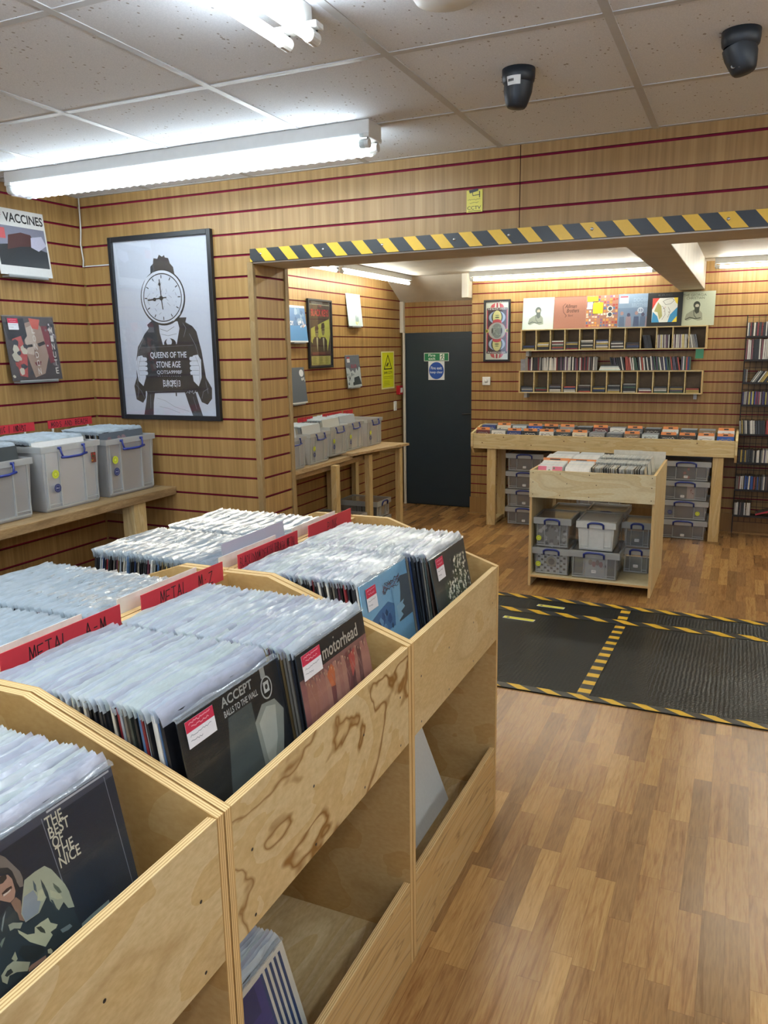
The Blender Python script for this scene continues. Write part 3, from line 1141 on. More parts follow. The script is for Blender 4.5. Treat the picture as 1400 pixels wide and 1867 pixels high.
framed('framed_poster', 'large black framed poster of a clock-headed figure holding a band name board', a, .024, .022, (-2.7545, P - .004, 1.345), (0, 0, 0))

# framed two-man gig poster on the back room side wall
a = Art(.412, .575, .003, hx('23282A'))
a.rect(.05, .045, .95, .055, 'B8BE9A')
for k in range(44):
    v = .05 + .02 * k
    a.rect(.05, v, .062, v + .009, 'C8CCA8')
    a.rect(.938, v, .95, v + .009, 'C8CCA8')
a.text('THE', .42, .05, .58, .085, 'C04048', .01)
a.text('BLACK KEYS', .10, .12, .90, .23, 'D83C48', .03)
a.poly([(.07, .42), (.92, .26), (.95, .50), (.80, .80), (.60, .86), (.07, .62)], 'D2DC62')
for cx, h0 in ((.33, .38), (.62, .34)):
    a.poly([(cx - .20, .98 * .88), (cx - .19, .60), (cx - .10, .55), (cx + .08, .55), (cx + .17, .60), (cx + .20, .87)], '1E2224')
    a.ell(cx, h0 + .10, .075, .085, '8C9062', 20)
    a.poly([(cx - .085, h0 + .08), (cx - .07, h0), (cx + .05, h0 - .02), (cx + .085, h0 + .04), (cx + .06, h0 + .07)], '1E2224')
    a.rect(cx - .06, h0 + .085, cx + .07, h0 + .105, '1E2224')
    a.poly([(cx - .03, .56), (cx + .05, .56), (cx + .02, .78)], 'D8DCB0')
a.rect(.05, .775, .95, .835, '4A2028')
a.text('BROTHERS', .12, .785, .70, .825, 'A03840', .01)
a.rect(.06, .845, .94, .985, 'CCCE72')
for c in range(3):
    for k in range(9):
        a.rect(.12 + .29 * c, .855 + .0135 * k, .25 + .29 * c + .02 * ((k * 7 + c) % 3), .860 + .0135 * k, '7C8040')
framed('framed_poster', 'narrow black framed concert poster of two men against yellow', a, .018, .02, (L2 + .006, 6.495, 1.53), (0, 0, math.pi / 2))

# framed symmetric red poster on the back wall
a = Art(.243, .585, .003, hx('DDE4D2'))
a.rect(.04, .12, .96, .88, 'C84850')
a.rect(.09, .14, .91, .86, '3A2430')
for s_ in (0, 1):
    V = (lambda v: v) if not s_ else (lambda v: 1 - v)
    a.poly([(.2, V(.10)), (.26, V(.05)), (.42, V(.02)), (.58, V(.02)), (.74, V(.05)), (.8, V(.10))], 'CC5058')
    a.poly([(.42, V(.0)), (.58, V(.0)), (.62, V(.11)), (.38, V(.11))], 'E6E8DC')
    a.rect(.46, V(.02) if not s_ else V(.10), .54, V(.10) if not s_ else V(.02), 'B03848')
    a.rect(.05, V(.105) if not s_ else V(.145), .95, V(.145) if not s_ else V(.105), '2A2428')
    a.ell(.5, V(.27), .36, .11, 'A8C0DC', 30)
    a.ell(.5, V(.265), .25, .11, '20342C', 26)
    a.ell(.5, V(.265), .19, .115, 'E4E49A', 26)
    a.ell(.5, V(.27), .10, .012, '5A6A48', 12)
    a.ell(.5, V(.235), .09, .010, '8AA070', 12)
    a.ell(.5, V(.345), .20, .045, 'C84850', 20)
a.text('THE BLACK ANGELS', .07, .112, .93, .138, 'F0E4E0', .02)
a.text('PASSOVER', .10, .862, .90, .888, 'F0E4E0', .02)
a.ell(.5, .5, .40, .155, 'B04858', 36)
a.ell(.5, .5, .375, .145, 'B8BCB4', 36)
a.ell(.5, .5, .24, .128, '86948E', 30)
a.blobs(.32, .42, .68, .60, ['6E7E78', '94A49C', 'A4B0A8'], 26, .02, .05, 3)
a.ell(.29, .5, .03, .05, '1E2826', 16)
a.ell(.70, .5, .03, .05, '1E2826', 16)
for u in (.06, .94):
    a.ell(u, .5, .075, .032, 'E0DC50', 16)
    a.ell(u, .5, .03, .026, '2E3020', 12)
framed('framed_poster', 'small black framed red symmetrical poster beside the door', a, .020, .02, (-2.357, B - .004, 1.548), (0, 0, 0))

# yellow danger cctv sign, call point, switch, socket
a = Art(.345, .405, .003, hx('DCDCA0'))
a.rect(.06, .03, .94, .96, 'D2D81E')
a.poly([(.5, .07), (.83, .48), (.17, .48)], '2A2C10')
a.poly([(.5, .13), (.75, .45), (.25, .45)], 'D2D81E')
a.poly([(.36, .37), (.52, .28), (.56, .33), (.42, .42)], '2A2C10')
a.rect(.54, .39, .64, .405, '2A2C10')
a.text('24HR CCTV', .17, .53, .83, .60, '30320F', .02)
a.scribble(.15, .66, .86, .685, '6E7410', 22, .004)
a.scribble(.15, .71, .86, .725, '6E7410', 22, .004, 4)
for k in range(4):
    a.rect(.18, .78 + .035 * k, .58 + .06 * (k % 2), .79 + .035 * k, '8E9418')
tag(a.build('warning_sign', None, (L2 + .006, 8.03, 1.243), (0, 0, math.pi / 2)), 'tall yellow CCTV warning sign on the slats near the door', 'sign')
t = thing('fire_call_point', 'red fire alarm call point beside the navy door', 'alarm', (L2, 8.31, 1.165), (0, 0, math.pi / 2))
mb = MB()
mb.box((-.045, -.045, 0), (.045, 0, .10), 0)
mb.build('housing', [RED], t, bevel=.004)
mb = MB()
mb.box((-.028, -.048, .022), (.028, -.044, .075), 0)
mb.build('break_panel', [PAPER], t)
t = thing('light_switch', 'narrow white switch below the red call point', 'switch', (L2, 8.215, .99), (0, 0, math.pi / 2))
mb = MB()
mb.box((-.03, -.014, 0), (.03, 0, .105), 0)
mb.build('switch_plate', [PAPER], t, bevel=.003)
mb = MB()
mb.box((-.010, -.019, .035), (.010, -.013, .07), 0)
mb.build('rocker', [WHITE_METAL], t, bevel=.002)
t = thing('wall_socket', 'square white outlet plate below the red poster', 'socket', (-2.466, B, 1.284))
mb = MB()
mb.box((-.043, -.014, 0), (.043, 0, .086), 0)
mb.build('outlet_plate', [PAPER], t, bevel=.003)
mb = MB()
mb.lathe([(.02, 0), (.019, .004), (0, .005)], 20, 0, Matrix.Translation((0, -.014, .043)) @ Matrix.Rotation(math.pi / 2, 4, 'X'))
mb.build('outlet_cover', [WHITE_METAL], t, smooth=True)


# ================================================================== RECORDS
LPS = .3125


def sleeve_mesh(seed, full=False, w=LPS + .008, top=LPS + .018, y0=-.0025, ht=.03, front=True):
    if full:
        top, ht = LPS + .010, .011
    r = random.Random(seed)
    mb = MB()
    nx = 22
    ph = [r.uniform(0, 6.28) for _ in range(4)]
    rows = [top - ht, top - ht * .42, top]
    vs, fs = [], []
    lean = r.uniform(.6, 1.3) * (1 if front else -1)
    for k, z in enumerate(rows):
        for i in range(nx + 1):
            x = -w / 2 + w * i / nx
            q = k / 2
            wob = (math.sin(i * .55 + ph[0]) * .0013 + math.sin(i * 1.3 + ph[1]) * .0009) * q
            zz = z + (r.uniform(-.0008, .0008) + .0022 * math.sin(i * .33 + ph[2]) + .001 * math.sin(i * .9 + ph[3]) - abs(lean) * .003) * q
            vs.append((x, y0 + wob + lean * .0085 * q * q + r.uniform(-.0004, .0004) * q, zz))
    for k in range(2):
        for i in range(nx):
            a_ = k * (nx + 1) + i
            fs.append((a_, a_ + 1, a_ + nx + 2, a_ + nx + 1))
    mb.raw(vs, fs, 0)
    if full:
        vs, fs = [], []
        for k in range(7):
            z = -.002 + (top - ht + .002) * k / 6
            for i in range(9):
                x = -w / 2 + w * i / 8
                vs.append((x, y0 - .0006 + r.uniform(-.0005, .0005) * (0 < k < 6), z))
        for k in range(6):
            for i in range(8):
                a_ = k * 9 + i
                fs.append((a_, a_ + 1, a_ + 10, a_ + 9))
        mb.raw(vs, fs, 1)
    return mb


SLEEVES = [sleeve_mesh(100 + i).mesh('plastic_sleeve', [SLEEVE_TOPS[i % 4], SLEEVE_CLEAR], True) for i in range(12)]
SLEEVE_HALF = film('thin_polythene', 0.3, (0.97, 0.98, 1, 1), 0.12, 0.4, 0.9)
SLEEVE_FULL = sleeve_mesh(300, True).mesh('plastic_sleeve', [SLEEVE_HALF, SLEEVE_CLEAR], True)
mb = MB()
mb.box((-LPS / 2, -.0005, 0), (LPS / 2, .0048, LPS), 0)
JACKET = mb.mesh('jacket', [PRINT])
PAL = ['15171A', '1C1F26', '22252A', '1A1C22', '2A2D33', '9A9C9C', 'D4D4D0', '15171A', '1C1F26', '22252A', '101114', '2A2D33', '15171A', '1A1C22', 'C9C6B8', '1C1F26', '22252A', '101114', '2A2D33', 'C9C6B8', 'DAD8CE', '8E8A7C', '3A2A20', '7A2028', '24365A', '4C6C94', 'B8A468', '5C2C3C', 'E4E2DC', '3C4440', '6E6A62', '1A1C22', '9AA4AE', '6A5A3C']
PM = {}


def pm(c):
    if c not in PM:
        PM[c] = plain('card_' + c, hx(c), .45, 0, .05, 40)
    return PM[c]


def record(label, group=None, col='15171A', loc=(0, 0, 0), rot=(0, 0, 0), seed=0, sleeve=True):
    o = linkobj('vinyl_record', JACKET, None, loc, rot, [pm(col)])
    tag(o, label, 'record', group)
    if sleeve:
        linkobj('plastic_sleeve', SLEEVES[seed % 12], o)
    return o


def sticker(parent, x, z, w=.066, h=.056, y=-.0042, rot=0.0):
    a = Art(w, h, .0004, hx('E8EAF0'))
    a.rect(.0, .0, 1, .42, 'C02848')
    a.scribble(.12, .08, .88, .16, 'E0A0AC', 18, .0018)
    a.scribble(.2, .24, .8, .32, 'E0A0AC', 14, .0018, 4)
    a.scribble(.1, .52, .85, .62, '9098A4', 16, .0012, 6)
    a.scribble(.1, .74, .5, .82, '9098A4', 10, .0012, 7)
    o = a.build('price_sticker', parent, (x, y, z), (0, rot, 0))
    o['label'] = 'white price sticker with a crimson band'
    return o


def cover(label, art, loc, rot, sleeve=True, st=None, group=None, gloss=True, name='vinyl_record'):
    t = thing(name, label, 'record', loc, rot, group)
    jk = art.build('jacket', t, mat=PRINT_GLOSS if gloss else PRINT)
    if sleeve:
        linkobj('plastic_sleeve', SLEEVE_FULL, t)
    if st:
        sticker(jk, *st)
    return t


# ---- cover artworks -------------------------------------------------
def art_nice():
    a = Art(LPS, LPS, .003, hx('132233'))
    a.rect(0, 0, 1, .05, '3C4454')
    a.rect(.60, .012, .98, .022, 'B8BCC4')
    a.line([(.568, .03), (.612, .60)], .0012, '7C8490')
    a.line([(.944, .03), (.963, .72)], .0012, '7C8490')
    for k, (t_, x1) in enumerate((('THE', .665), ('BEST', .69), ('OF', .64), ('THE', .685), ('NICE', .71))):
        a.text(t_, .580 + .005 * k, .035 + .05 * k, x1 + .01, .087 + .05 * k, 'D4D2BC', .012)
    FT = lambda ps: [(.26 + u * .92, .17 + (v - .31) * 1.3) for u, v in ps]
    # seated figure in sunglasses and a tie-dyed shirt
    a.poly([(0.306, 0.061), (0.342, 0.057), (0.364, 0.082), (0.387, 0.129), (0.41, 0.175), (0.415, 0.209), (0.408, 0.243), (0.391, 0.237), (0.383, 0.204), (0.356, 0.131), (0.293, 0.106)], '7C746C')
    a.poly([(0.291, 0.111), (0.327, 0.107), (0.363, 0.128), (0.377, 0.153), (0.384, 0.199), (0.384, 0.232), (0.374, 0.254), (0.371, 0.213), (0.362, 0.152), (0.321, 0.13), (0.287, 0.124)], '2A2C30')
    a.poly([(0.286, 0.129), (0.318, 0.139), (0.355, 0.155), (0.368, 0.183), (0.369, 0.239), (0.356, 0.263), (0.334, 0.267), (0.31, 0.245), (0.265, 0.201)], 'B08A78')
    a.poly([(0.283, 0.138), (0.317, 0.141), (0.348, 0.148), (0.347, 0.166), (0.325, 0.174), (0.309, 0.169), (0.281, 0.147)], '2E2A2A')
    a.poly([(0.309, 0.209), (0.334, 0.204), (0.358, 0.207), (0.358, 0.217), (0.335, 0.224), (0.311, 0.222)], '3A2424')
    a.poly([(0.313, 0.217), (0.336, 0.219), (0.352, 0.216), (0.347, 0.224), (0.325, 0.226), (0.313, 0.226)], 'D8CCC0')
    a.poly([(0.336, 0.269), (0.363, 0.262), (0.379, 0.29), (0.373, 0.341), (0.371, 0.379), (0.352, 0.36), (0.347, 0.323)], '8A6C5C')
    a.poly([(0.265, 0.298), (0.293, 0.285), (0.325, 0.275), (0.352, 0.327), (0.353, 0.366), (0.387, 0.397), (0.446, 0.393), (0.503, 0.358), (0.563, 0.429), (0.609, 0.484), (0.625, 0.592), (0.435, 0.58), (0.19, 0.575), (0.224, 0.419)], '243640')
    a.poly([(0.418, 0.222), (0.473, 0.219), (0.524, 0.224), (0.553, 0.259), (0.598, 0.359), (0.609, 0.402), (0.616, 0.484), (0.585, 0.468), (0.57, 0.428), (0.537, 0.446), (0.513, 0.389), (0.497, 0.354), (0.446, 0.393), (0.375, 0.387), (0.366, 0.342), (0.391, 0.281)], 'A9AF98')
    a.poly([(0.396, 0.285), (0.446, 0.286), (0.464, 0.355), (0.441, 0.389), (0.375, 0.385), (0.37, 0.34)], '8E9AA4')
    a.poly([(0.455, 0.246), (0.463, 0.274), (0.459, 0.306), (0.449, 0.287)], '4A5E68')
    a.poly([(0.491, 0.265), (0.501, 0.299), (0.508, 0.339), (0.508, 0.385), (0.493, 0.346), (0.488, 0.297)], '2C4048')
    a.poly([(0.542, 0.316), (0.565, 0.354), (0.573, 0.383), (0.557, 0.378), (0.542, 0.339)], '5E6A5C')
    a.poly([(0.466, 0.305), (0.485, 0.306), (0.492, 0.351), (0.476, 0.357), (0.45, 0.339)], 'BCC0A0')
    a.poly([(0.52, 0.335), (0.563, 0.382), (0.569, 0.409), (0.544, 0.398), (0.514, 0.366)], 'BCC0A0')
    a.poly([(0.511, 0.375), (0.521, 0.385), (0.531, 0.442), (0.525, 0.44)], '3E4E54')
    a.poly([(0.478, 0.439), (0.483, 0.466), (0.514, 0.497), (0.48, 0.521), (0.433, 0.544), (0.37, 0.474), (0.334, 0.408), (0.333, 0.391), (0.368, 0.439), (0.401, 0.457), (0.408, 0.434), (0.44, 0.434), (0.459, 0.437)], 'C0C2A2')
    a.poly([(0.413, 0.438), (0.436, 0.449), (0.448, 0.474), (0.449, 0.492), (0.429, 0.472)], '3C443C')
    a.poly([(0.472, 0.503), (0.498, 0.505), (0.502, 0.514), (0.479, 0.523)], '2A3A40')
    a.poly([(0.299, 0.344), (0.321, 0.349), (0.341, 0.364), (0.362, 0.378), (0.345, 0.394), (0.32, 0.375), (0.3, 0.372)], '9AA090')
    a.poly([(0.519, 0.526), (0.571, 0.535), (0.58, 0.553), (0.558, 0.555), (0.526, 0.546)], '7C8C90')
    a.poly([(0.265, 0.341), (0.285, 0.301), (0.305, 0.283), (0.292, 0.306), (0.267, 0.353)], '7C8C90')
    a.poly([(0.244, 0.391), (0.259, 0.38), (0.274, 0.38), (0.247, 0.409)], '7A8A80')
    a.poly([(0.331, 0.461), (0.413, 0.523), (0.429, 0.558), (0.387, 0.566), (0.333, 0.536), (0.306, 0.482)], '16242C')
    a.poly([(0.435, 0.557), (0.454, 0.56), (0.464, 0.584), (0.45, 0.597), (0.43, 0.585)], '1C1C20')
    a.poly([(0.437, 0.561), (0.453, 0.566), (0.459, 0.584), (0.449, 0.589), (0.435, 0.577)], 'C8C8A8')
    a.poly([(0.349, 0.565), (0.423, 0.576), (0.422, 0.59), (0.331, 0.584), (0.333, 0.569)], 'A07C6C')
    a.poly([(0.215, 0.509), (0.249, 0.492), (0.279, 0.493), (0.348, 0.55), (0.327, 0.576), (0.281, 0.545), (0.248, 0.535), (0.23, 0.559), (0.213, 0.535)], 'B4B69C')
    a.poly([(0.244, 0.51), (0.261, 0.513), (0.267, 0.534), (0.237, 0.532), (0.229, 0.52)], '1E2A30')
    a.poly([(0.274, 0.479), (0.297, 0.463), (0.299, 0.498), (0.288, 0.503)], 'AEB298')
    a.poly([(0.627, 0.575), (0.699, 0.572), (0.798, 0.573), (0.797, 0.591), (0.625, 0.592)], '8C9C98')
    return a


def art_balls():
    a = Art(LPS, LPS, .003, hx('171C20'))
    a.poly([(.42, .16), (.66, .16), (.68, .60), (.62, 1.0), (.34, 1.0), (.30, .7)], '485252')
    a.poly([(.66, .30), (.76, .22), (.90, .24), (.98, .34), (.93, .50), (.85, .72), (.72, .80), (.68, .60)], '8E948C')
    a.poly([(.70, .32), (.80, .25), (.90, .28), (.86, .48), (.76, .66), (.72, .56)], 'B4B8AE')
    a.poly([(.16, .62), (.20, .60), (.24, .72), (.20, .78)], '9CA09A')
    a.poly([(.08, .90), (.18, .82), (.26, .84), (.22, 1.0), (.08, 1.0)], '8C9088')
    a.ell(.84, .14, .062, .075, 'B8BCB8', 24)
    a.ell(.84, .14, .052, .064, '14181A', 24)
    a.rect(.81, .10, .87, .17, 'C8CCC8')
    a.ell(.84, .135, .015, .018, '23282A', 12)
    a.rect(.80, .0, .85, .07, '9CA09C')
    a.text('ACCEPT', .38, .025, .70, .085, 'A8ACA8', .02)
    a.text('BALLS TO THE WALL', .39, .108, .74, .148, 'C4C8C4', .01)
    return a


def art_motor():
    a = Art(LPS, LPS, .003, hx('22272B'))
    a.rect(0, .185, 1, 1, '8A605C')
    r = random.Random(4)
    for k in range(16):
        u = .04 + .062 * k
        a.poly([(u - .05, 1.0), (u - .03, .215 + r.uniform(-.01, .03)), (u + .01, .20 + r.uniform(0, .04)), (u + .04, .32), (u + .05, 1.0)], r.choice(['A06C5C', '7C4A4A', 'A87468', '8E5A58', '6E4648', 'B08070']))
    a.poly([(.34, .27), (.42, .21), (.46, .26), (.44, .38), (.38, .37)], 'C46A42')
    a.poly([(.68, .25), (.78, .22), (.76, .36), (.70, .42)], 'B44E4A')
    for k in range(26):
        u = .06 + .035 * k
        a.poly([(u, .215 + .02 * (k % 3)), (u + .008, .215 + .02 * (k % 3)), (u + .004, .24 + .02 * (k % 3))], 'D8C8A0')
    for k in range(8):
        a.line([(.1 + .1 * k, .28), (.15 + .1 * k, .40), (.11 + .1 * k, .5)], .0012, 'A8807A')
    a.text('motorhead', .32, .055, .86, .155, 'B8B4A8', .015)
    a.poly([(.49, .04), (.505, .04), (.505, .052), (.49, .052)], 'B8B4A8')
    return a


def art_blue():
    a = Art(LPS, LPS, .003, hx('86BCE0'))
    Q = lambda ps: [(u, .06 + (v - .1) * .52) for u, v in ps]
    a.poly(Q([(.0, .86), (.12, .66), (.30, .58), (.50, .52), (.62, .62), (.60, 1.0), (0, 1.0)]), '4E78A8')
    a.blobs(.08, .34, .55, .52, ['3C5C90', '5E8CBC', '2E4870', '7AA6CC'], 22, .03, .06, 2)
    a.poly(Q([(.74, .30), (.82, .22), (1.0, .26), (1.0, 1.0), (.68, 1.0), (.72, .6)]), '566068')
    a.poly(Q([(.60, .36), (.80, .30), (.78, .5), (.72, .8), (.66, 1.0), (.58, 1.0), (.62, .7)]), '8ABCDC')
    a.poly(Q([(.66, .70), (.84, .66), (.80, .72), (.84, .80), (.74, .84), (.78, .92), (.66, .98)]), '9CC4DC')
    for k in range(5):
        a.scribble(.42, .09, .80, .20, '4A3440', 9, .0014, 20 + k)
    a.scribble(.42, .10, .80, .19, '8A4048', 10, .0018, 40)
    return a


def art_flower():
    a = Art(LPS, LPS, .003, hx('3C4444'))
    r = random.Random(9)
    a.poly([(.31, .70), (.26, .47), (.28, .31), (.41, .28), (.51, .37), (.59, .23), (.70, .10), (.80, .15), (.88, .30), (.90, .44), (.80, .62), (.62, .72)], '4C5A4C')
    for k in range(270):
        u, v = r.uniform(.40, .88), r.uniform(.22, .96)
        if u < .60 and v < .46 or u > .84 and v > .7:
            continue
        q = r.uniform(.014, .030)
        u, v = .28 + (u - .40) * 1.3, .12 + (v - .22) * .8
        m = 5
        a.poly([(u + q * (1 if j % 2 == 0 else .35) * math.cos(6.283 * j / 10), v + q * (1 if j % 2 == 0 else .35) * math.sin(6.283 * j / 10)) for j in range(10)], r.choice(['E4E6D8', 'D0D4C0', 'C8CCB8', 'EEF0E6']))
    return a


def art_low():
    a = Art(LPS, LPS, .003, hx('D2D0C4'))
    a.rect(.04, .045, .72, .98, '3A3C78')
    a.poly([(.04, .40), (.30, .30), (.46, .5), (.72, .62), (.72, .98), (.04, .98)], '7C4C84')
    a.poly([(.04, .62), (.30, .52), (.60, .72), (.60, .98), (.04, .98)], '8E5C80')
    a.rect(.46, .05, .62, .24, '2C3462')
    for k in range(5):
        a.rect(.70 + .055 * k, .04, .728 + .055 * k, .62, '24406E')
    a.rect(.68, .62, .96, .98, '1A2030')
    a.poly([(.66, .50), (.78, .50), (.78, .66), (.70, .62)], 'B08C78')
    a.rect(.10, .50, .66, .98, '26262A')
    a.text('Turn of Noon', .16, .56, .58, .60, 'C8C8C8')
    a.line([(.2, .9), (.28, .8), (.36, .9), (.44, .8)], .006, 'B03040')
    return a


LEAN = math.radians(8.5)
BZ = .747                      # deck of the upper bins
G_CENTRE = 'records in clear sleeves packed in the bins'
records_made = 0
stuff = MB()


def T_record(x, y, z, yaw, lean, ax='z'):
    return Matrix.Translation((x, y, z)) @ Matrix.Rotation(yaw, 4, 'Z') @ Matrix.Rotation(-lean, 4, 'X')


_slv_cache = [sleeve_mesh(500 + i, front=False) for i in range(5)]
_slv_front = [sleeve_mesh(600 + i) for i in range(5)]


def stuff_record(x, y, z, yaw, lean, col, size=LPS, sleeve=True, k=0):
    M = T_record(x, y, z, yaw, lean)
    s = size / LPS
    stuff.box((-size / 2, -.0005, 0), (size / 2, .003, size), 0, hx(col), M=M)
    if sleeve:
        src = (_slv_front if yaw > 0 else _slv_cache)[k % 5]
        stuff.raw([tuple(M @ (Vector(v) * s)) for v in src.v], src.f, 1)


def fill_row(label, yc, xtop_front, n, pitch, art_first=None, seed=0, skip=()):
    """front-side row: xtop = where the top edge of the front record is"""
    r = random.Random(seed)
    for i in range(n):
        xt = xtop_front - pitch * i
        lean = LEAN + r.uniform(-.012, .012)
        xb = xt + math.sin(LEAN) * LPS
        record(label, label.split(' behind')[0], r.choice(PAL), (xb, yc + r.uniform(-.004, .004), BZ + .001 + r.uniform(0, .005)), (-lean, 0, math.pi / 2 + r.uniform(-.012, .012)), r.randint(0, 11))


def place_front(label, art, yc, xtop, st, lean=LEAN, z=BZ + .002):
    xb = min(xtop + math.sin(lean) * LPS + .002, F - .0255)
    return cover(label, art, (xb, yc, z), (-lean, 0, math.pi / 2), True, st)


# rows: (y centre, top x of the front cover)
ROWS = dict(nice=(.666, -.838), am=(1.127, -.832), mz=(1.460, -.786), black=(1.936, -.885), punk=(2.258, -.806))
place_front('dark blue record cover lettered THE BEST OF THE NICE with a smiling figure', art_nice(), *ROWS['nice'], None, math.radians(11))
place_front('dark record cover lettered BALLS TO THE WALL heading the METAL A-M row', art_balls(), *ROWS['am'], (-.104, LPS - .054, .078, .048), .17)
place_front('black and flesh red record cover lettered motorhead heading the METAL M-Z row', art_motor(), *ROWS['mz'], (-.104, LPS - .062, .078, .054))
place_front('sky blue record cover with a spiky scrawl at the front of its row', art_blue(), *ROWS['black'], (-.10, LPS - .078, .062, .062))
place_front('dark grey record cover with white blossom heading the PUNK row', art_flower(), *ROWS['punk'], (-.09, LPS - .075, .062, .066), math.radians(11))
fill_row('record packed behind THE BEST OF THE NICE cover', ROWS['nice'][0], ROWS['nice'][1] - .011, 50, .0078, seed=1)
fill_row('record in a hazy sleeve in the row under the METAL A-M card', ROWS['am'][0], ROWS['am'][1] - .022, 53, .0076, seed=2)
fill_row('record in a hazy sleeve in the row under the METAL M-Z card', ROWS['mz'][0], ROWS['mz'][1] - .020, 58, .0076, seed=3)
fill_row('record in a hazy sleeve in the row under the BLACK DOOM DEATH card', ROWS['black'][0], ROWS['black'][1] - .006, 46, .0078, seed=4)
fill_row('record in a hazy sleeve in the row under the PUNK card', ROWS['punk'][0], ROWS['punk'][1] - .012, 55, .0078, seed=5)
# far side rows go into the stuff mesh (seen only as sleeve tops)
rr = random.Random(77)
for yc, n in ((1.11, 62), (1.46, 66), (1.95, 66), (2.30, 64), (.65, 60)):
    for i in range(n):
        x = -1.315 - .0076 * i
        stuff_record(x - math.sin(LEAN) * LPS, yc + rr.uniform(-.004, .004), BZ + rr.uniform(0, .005), -math.pi / 2, LEAN, rr.choice(PAL), k=i)


# ================================================================== RECORD BINS
def bin_unit(label, y0, y1, side, fm, has_screws=True):
    """one bin: side=1 faces the aisle (+X), side=-1 faces the wall"""
    t = thing('record_bin', label, 'record bin', (0, (y0 + y1) / 2, 0))
    hy = (y1 - y0) / 2
    th = .018

    def X(x):
        return x if side == 1 else -1.283 * 2 - x
    prof = [(F, 0), (F, .932), (-1.135, 1.072), (-1.281, 1.072), (-1.281, 0)]
    prof = [(X(x), z) for x, z in prof]
    for s in (-1, 1):
        a_, b_ = sorted((s * hy, s * (hy - th)))
        mb = MB()
        mb.prism(prof, 'y', a_, b_, 0, 1)
        mb.build('side_panel', [PLY_SIDE, EDGE['y']], t, bevel=.0008)

    def board(name, xa, xb, z0, z1, mats, ax, m=None):
        mb = MB()
        xa, xb = sorted((X(xa), X(xb)))
        mb.box((xa, -hy + th, z0), (xb, hy - th, z1), 0, None, ax, 1)
        if name == 'front_panel' and has_screws:
            for yy in (-.33, -.11, .12, .33):
                for zz in (z0 + .02, z0 + .15):
                    M = Matrix.Translation((X(F) + side * .0003, yy, zz)) @ Matrix.Rotation(side * math.pi / 2, 4, 'Y')
                    mb.lathe([(.0034, 0), (0, 0.0003)], 8, 2, M)
        return mb.build(name, mats + [BLACK], t, bevel=.0008)
    board('front_panel', F, F - th, .668, .932, [fm, EDGE['x']], 'x')
    board('lower_front_panel', F, F - th, .0, .256, [PLY_LOW, EDGE['x']], 'x')
    board('back_panel', -1.263, -1.281, .0, 1.066, [PLY_SIDE, EDGE['x']], 'x')
    board('upper_deck', F - th, -1.263, .728, .745, [PLY_TOP, EDGE['z']], 'z')
    board('lower_deck', F - th, -1.263, .082, .10, [PLY_TOP, EDGE['z']], 'z')
    return t


U = [(.142, .943), (.946, 1.7485), (1.7515, 2.5485)]
bin_unit('plywood record bin holding THE BEST OF THE NICE cover', *U[0], 1, PLY_FRONT[0])
bin_unit('plywood record bin with strongly swirled front under the metal rows', *U[1], 1, PLY_FRONT[1])
bin_unit('plywood record bin with plain front under the PUNK row', *U[2], 1, PLY_FRONT[2])
bin_unit('plywood record bin on the wall side behind the first aisle bin', *U[0], -1, PLY_FRONT[0], False)
bin_unit('plywood record bin on the wall side behind the metal rows', *U[1], -1, PLY_FRONT[2], False)
bin_unit('plywood record bin on the wall side behind the PUNK row', *U[2], -1, PLY_FRONT[0], False)

# genre cards on the spine
for txt, yc, w, lab in (('METAL  A-M', 1.150, .325, 'red card handwritten METAL A-M on the bin spine'), ('METAL  M.Z', 1.545, .325, 'red card handwritten METAL M-Z on the bin spine'),
                        ('BLACK/DOOM/DEATH/THRASH METAL', 1.945, .33, 'red card handwritten BLACK DOOM DEATH on the bin spine'), ('PUNK', 2.335, .31, 'red card handwritten PUNK on the bin spine')):
    a = Art(w, .052, .002, hx('C43440'))
    if txt == 'PUNK':
        a.hand(txt, .42, .25, .66, .85, wd=.0022, seed=4)
    elif len(txt) > 12:
        a.hand(txt, .03, .22, .95, .78, wd=.0018, seed=5)
    else:
        a.hand(txt, .2, .24, .86, .86, wd=.0028, seed=6)
    tag(a.build('genre_card', None, (-1.2605, yc, 1.057), (0, 0, math.pi / 2)), lab, 'sign')
for yc, w, lab in ((1.50, .30, 'plain cream card on the spine behind METAL M-Z'), (1.90, .30, 'plain cream card on the spine behind BLACK DOOM DEATH'), (2.30, .30, 'plain cream card on the spine behind PUNK'), (1.10, .28, 'plain cream card on the spine behind METAL A-M')):
    mb = MB()
    mb.box((-.001, -w / 2, 0), (.001, w / 2, .046), 0)
    tag(mb.build('genre_card', [WHITECARD], None, (-1.3055, yc, 1.058)), lab, 'sign')
mb = MB()
mb.box((-.001, -.17, 0), (.001, .17, .07), 0)
tag(mb.build('divider_sheet', [film('lilac_plastic', .75, (.9, .9, 1, 1), .3, 0, .4, 'CCCCDA')], None, (-1.335, 1.985, 1.055), (0, -.1, 0)), 'pale lilac plastic divider standing behind the BLACK DOOM DEATH card', 'divider')

# lower bins: a short row, and a white sleeve leaning
cover('record cover with purple panels and blue stripes in the lower bin', art_low(), (-.750, 1.114, .101), (-.29, 0, math.pi / 2), True, None)
rr = random.Random(3)
for i in range(22):
    record('record standing behind the purple cover in the lower bin', 'records in the lower bin', rr.choice(['15171A', '1C1F26', '22252A', '3A3D44']), (-.760 - .0085 * i, 1.114 + rr.uniform(-.003, .003), .101), (-.29, 0, math.pi / 2), i)
a = Art(LPS, LPS, .003, hx('D8DAD6'))
cover('plain white record sleeve leaning alone in the last lower bin', a, (-.85, 2.235, .101), (-.37, 0, math.pi / 2), False, None, None, False)


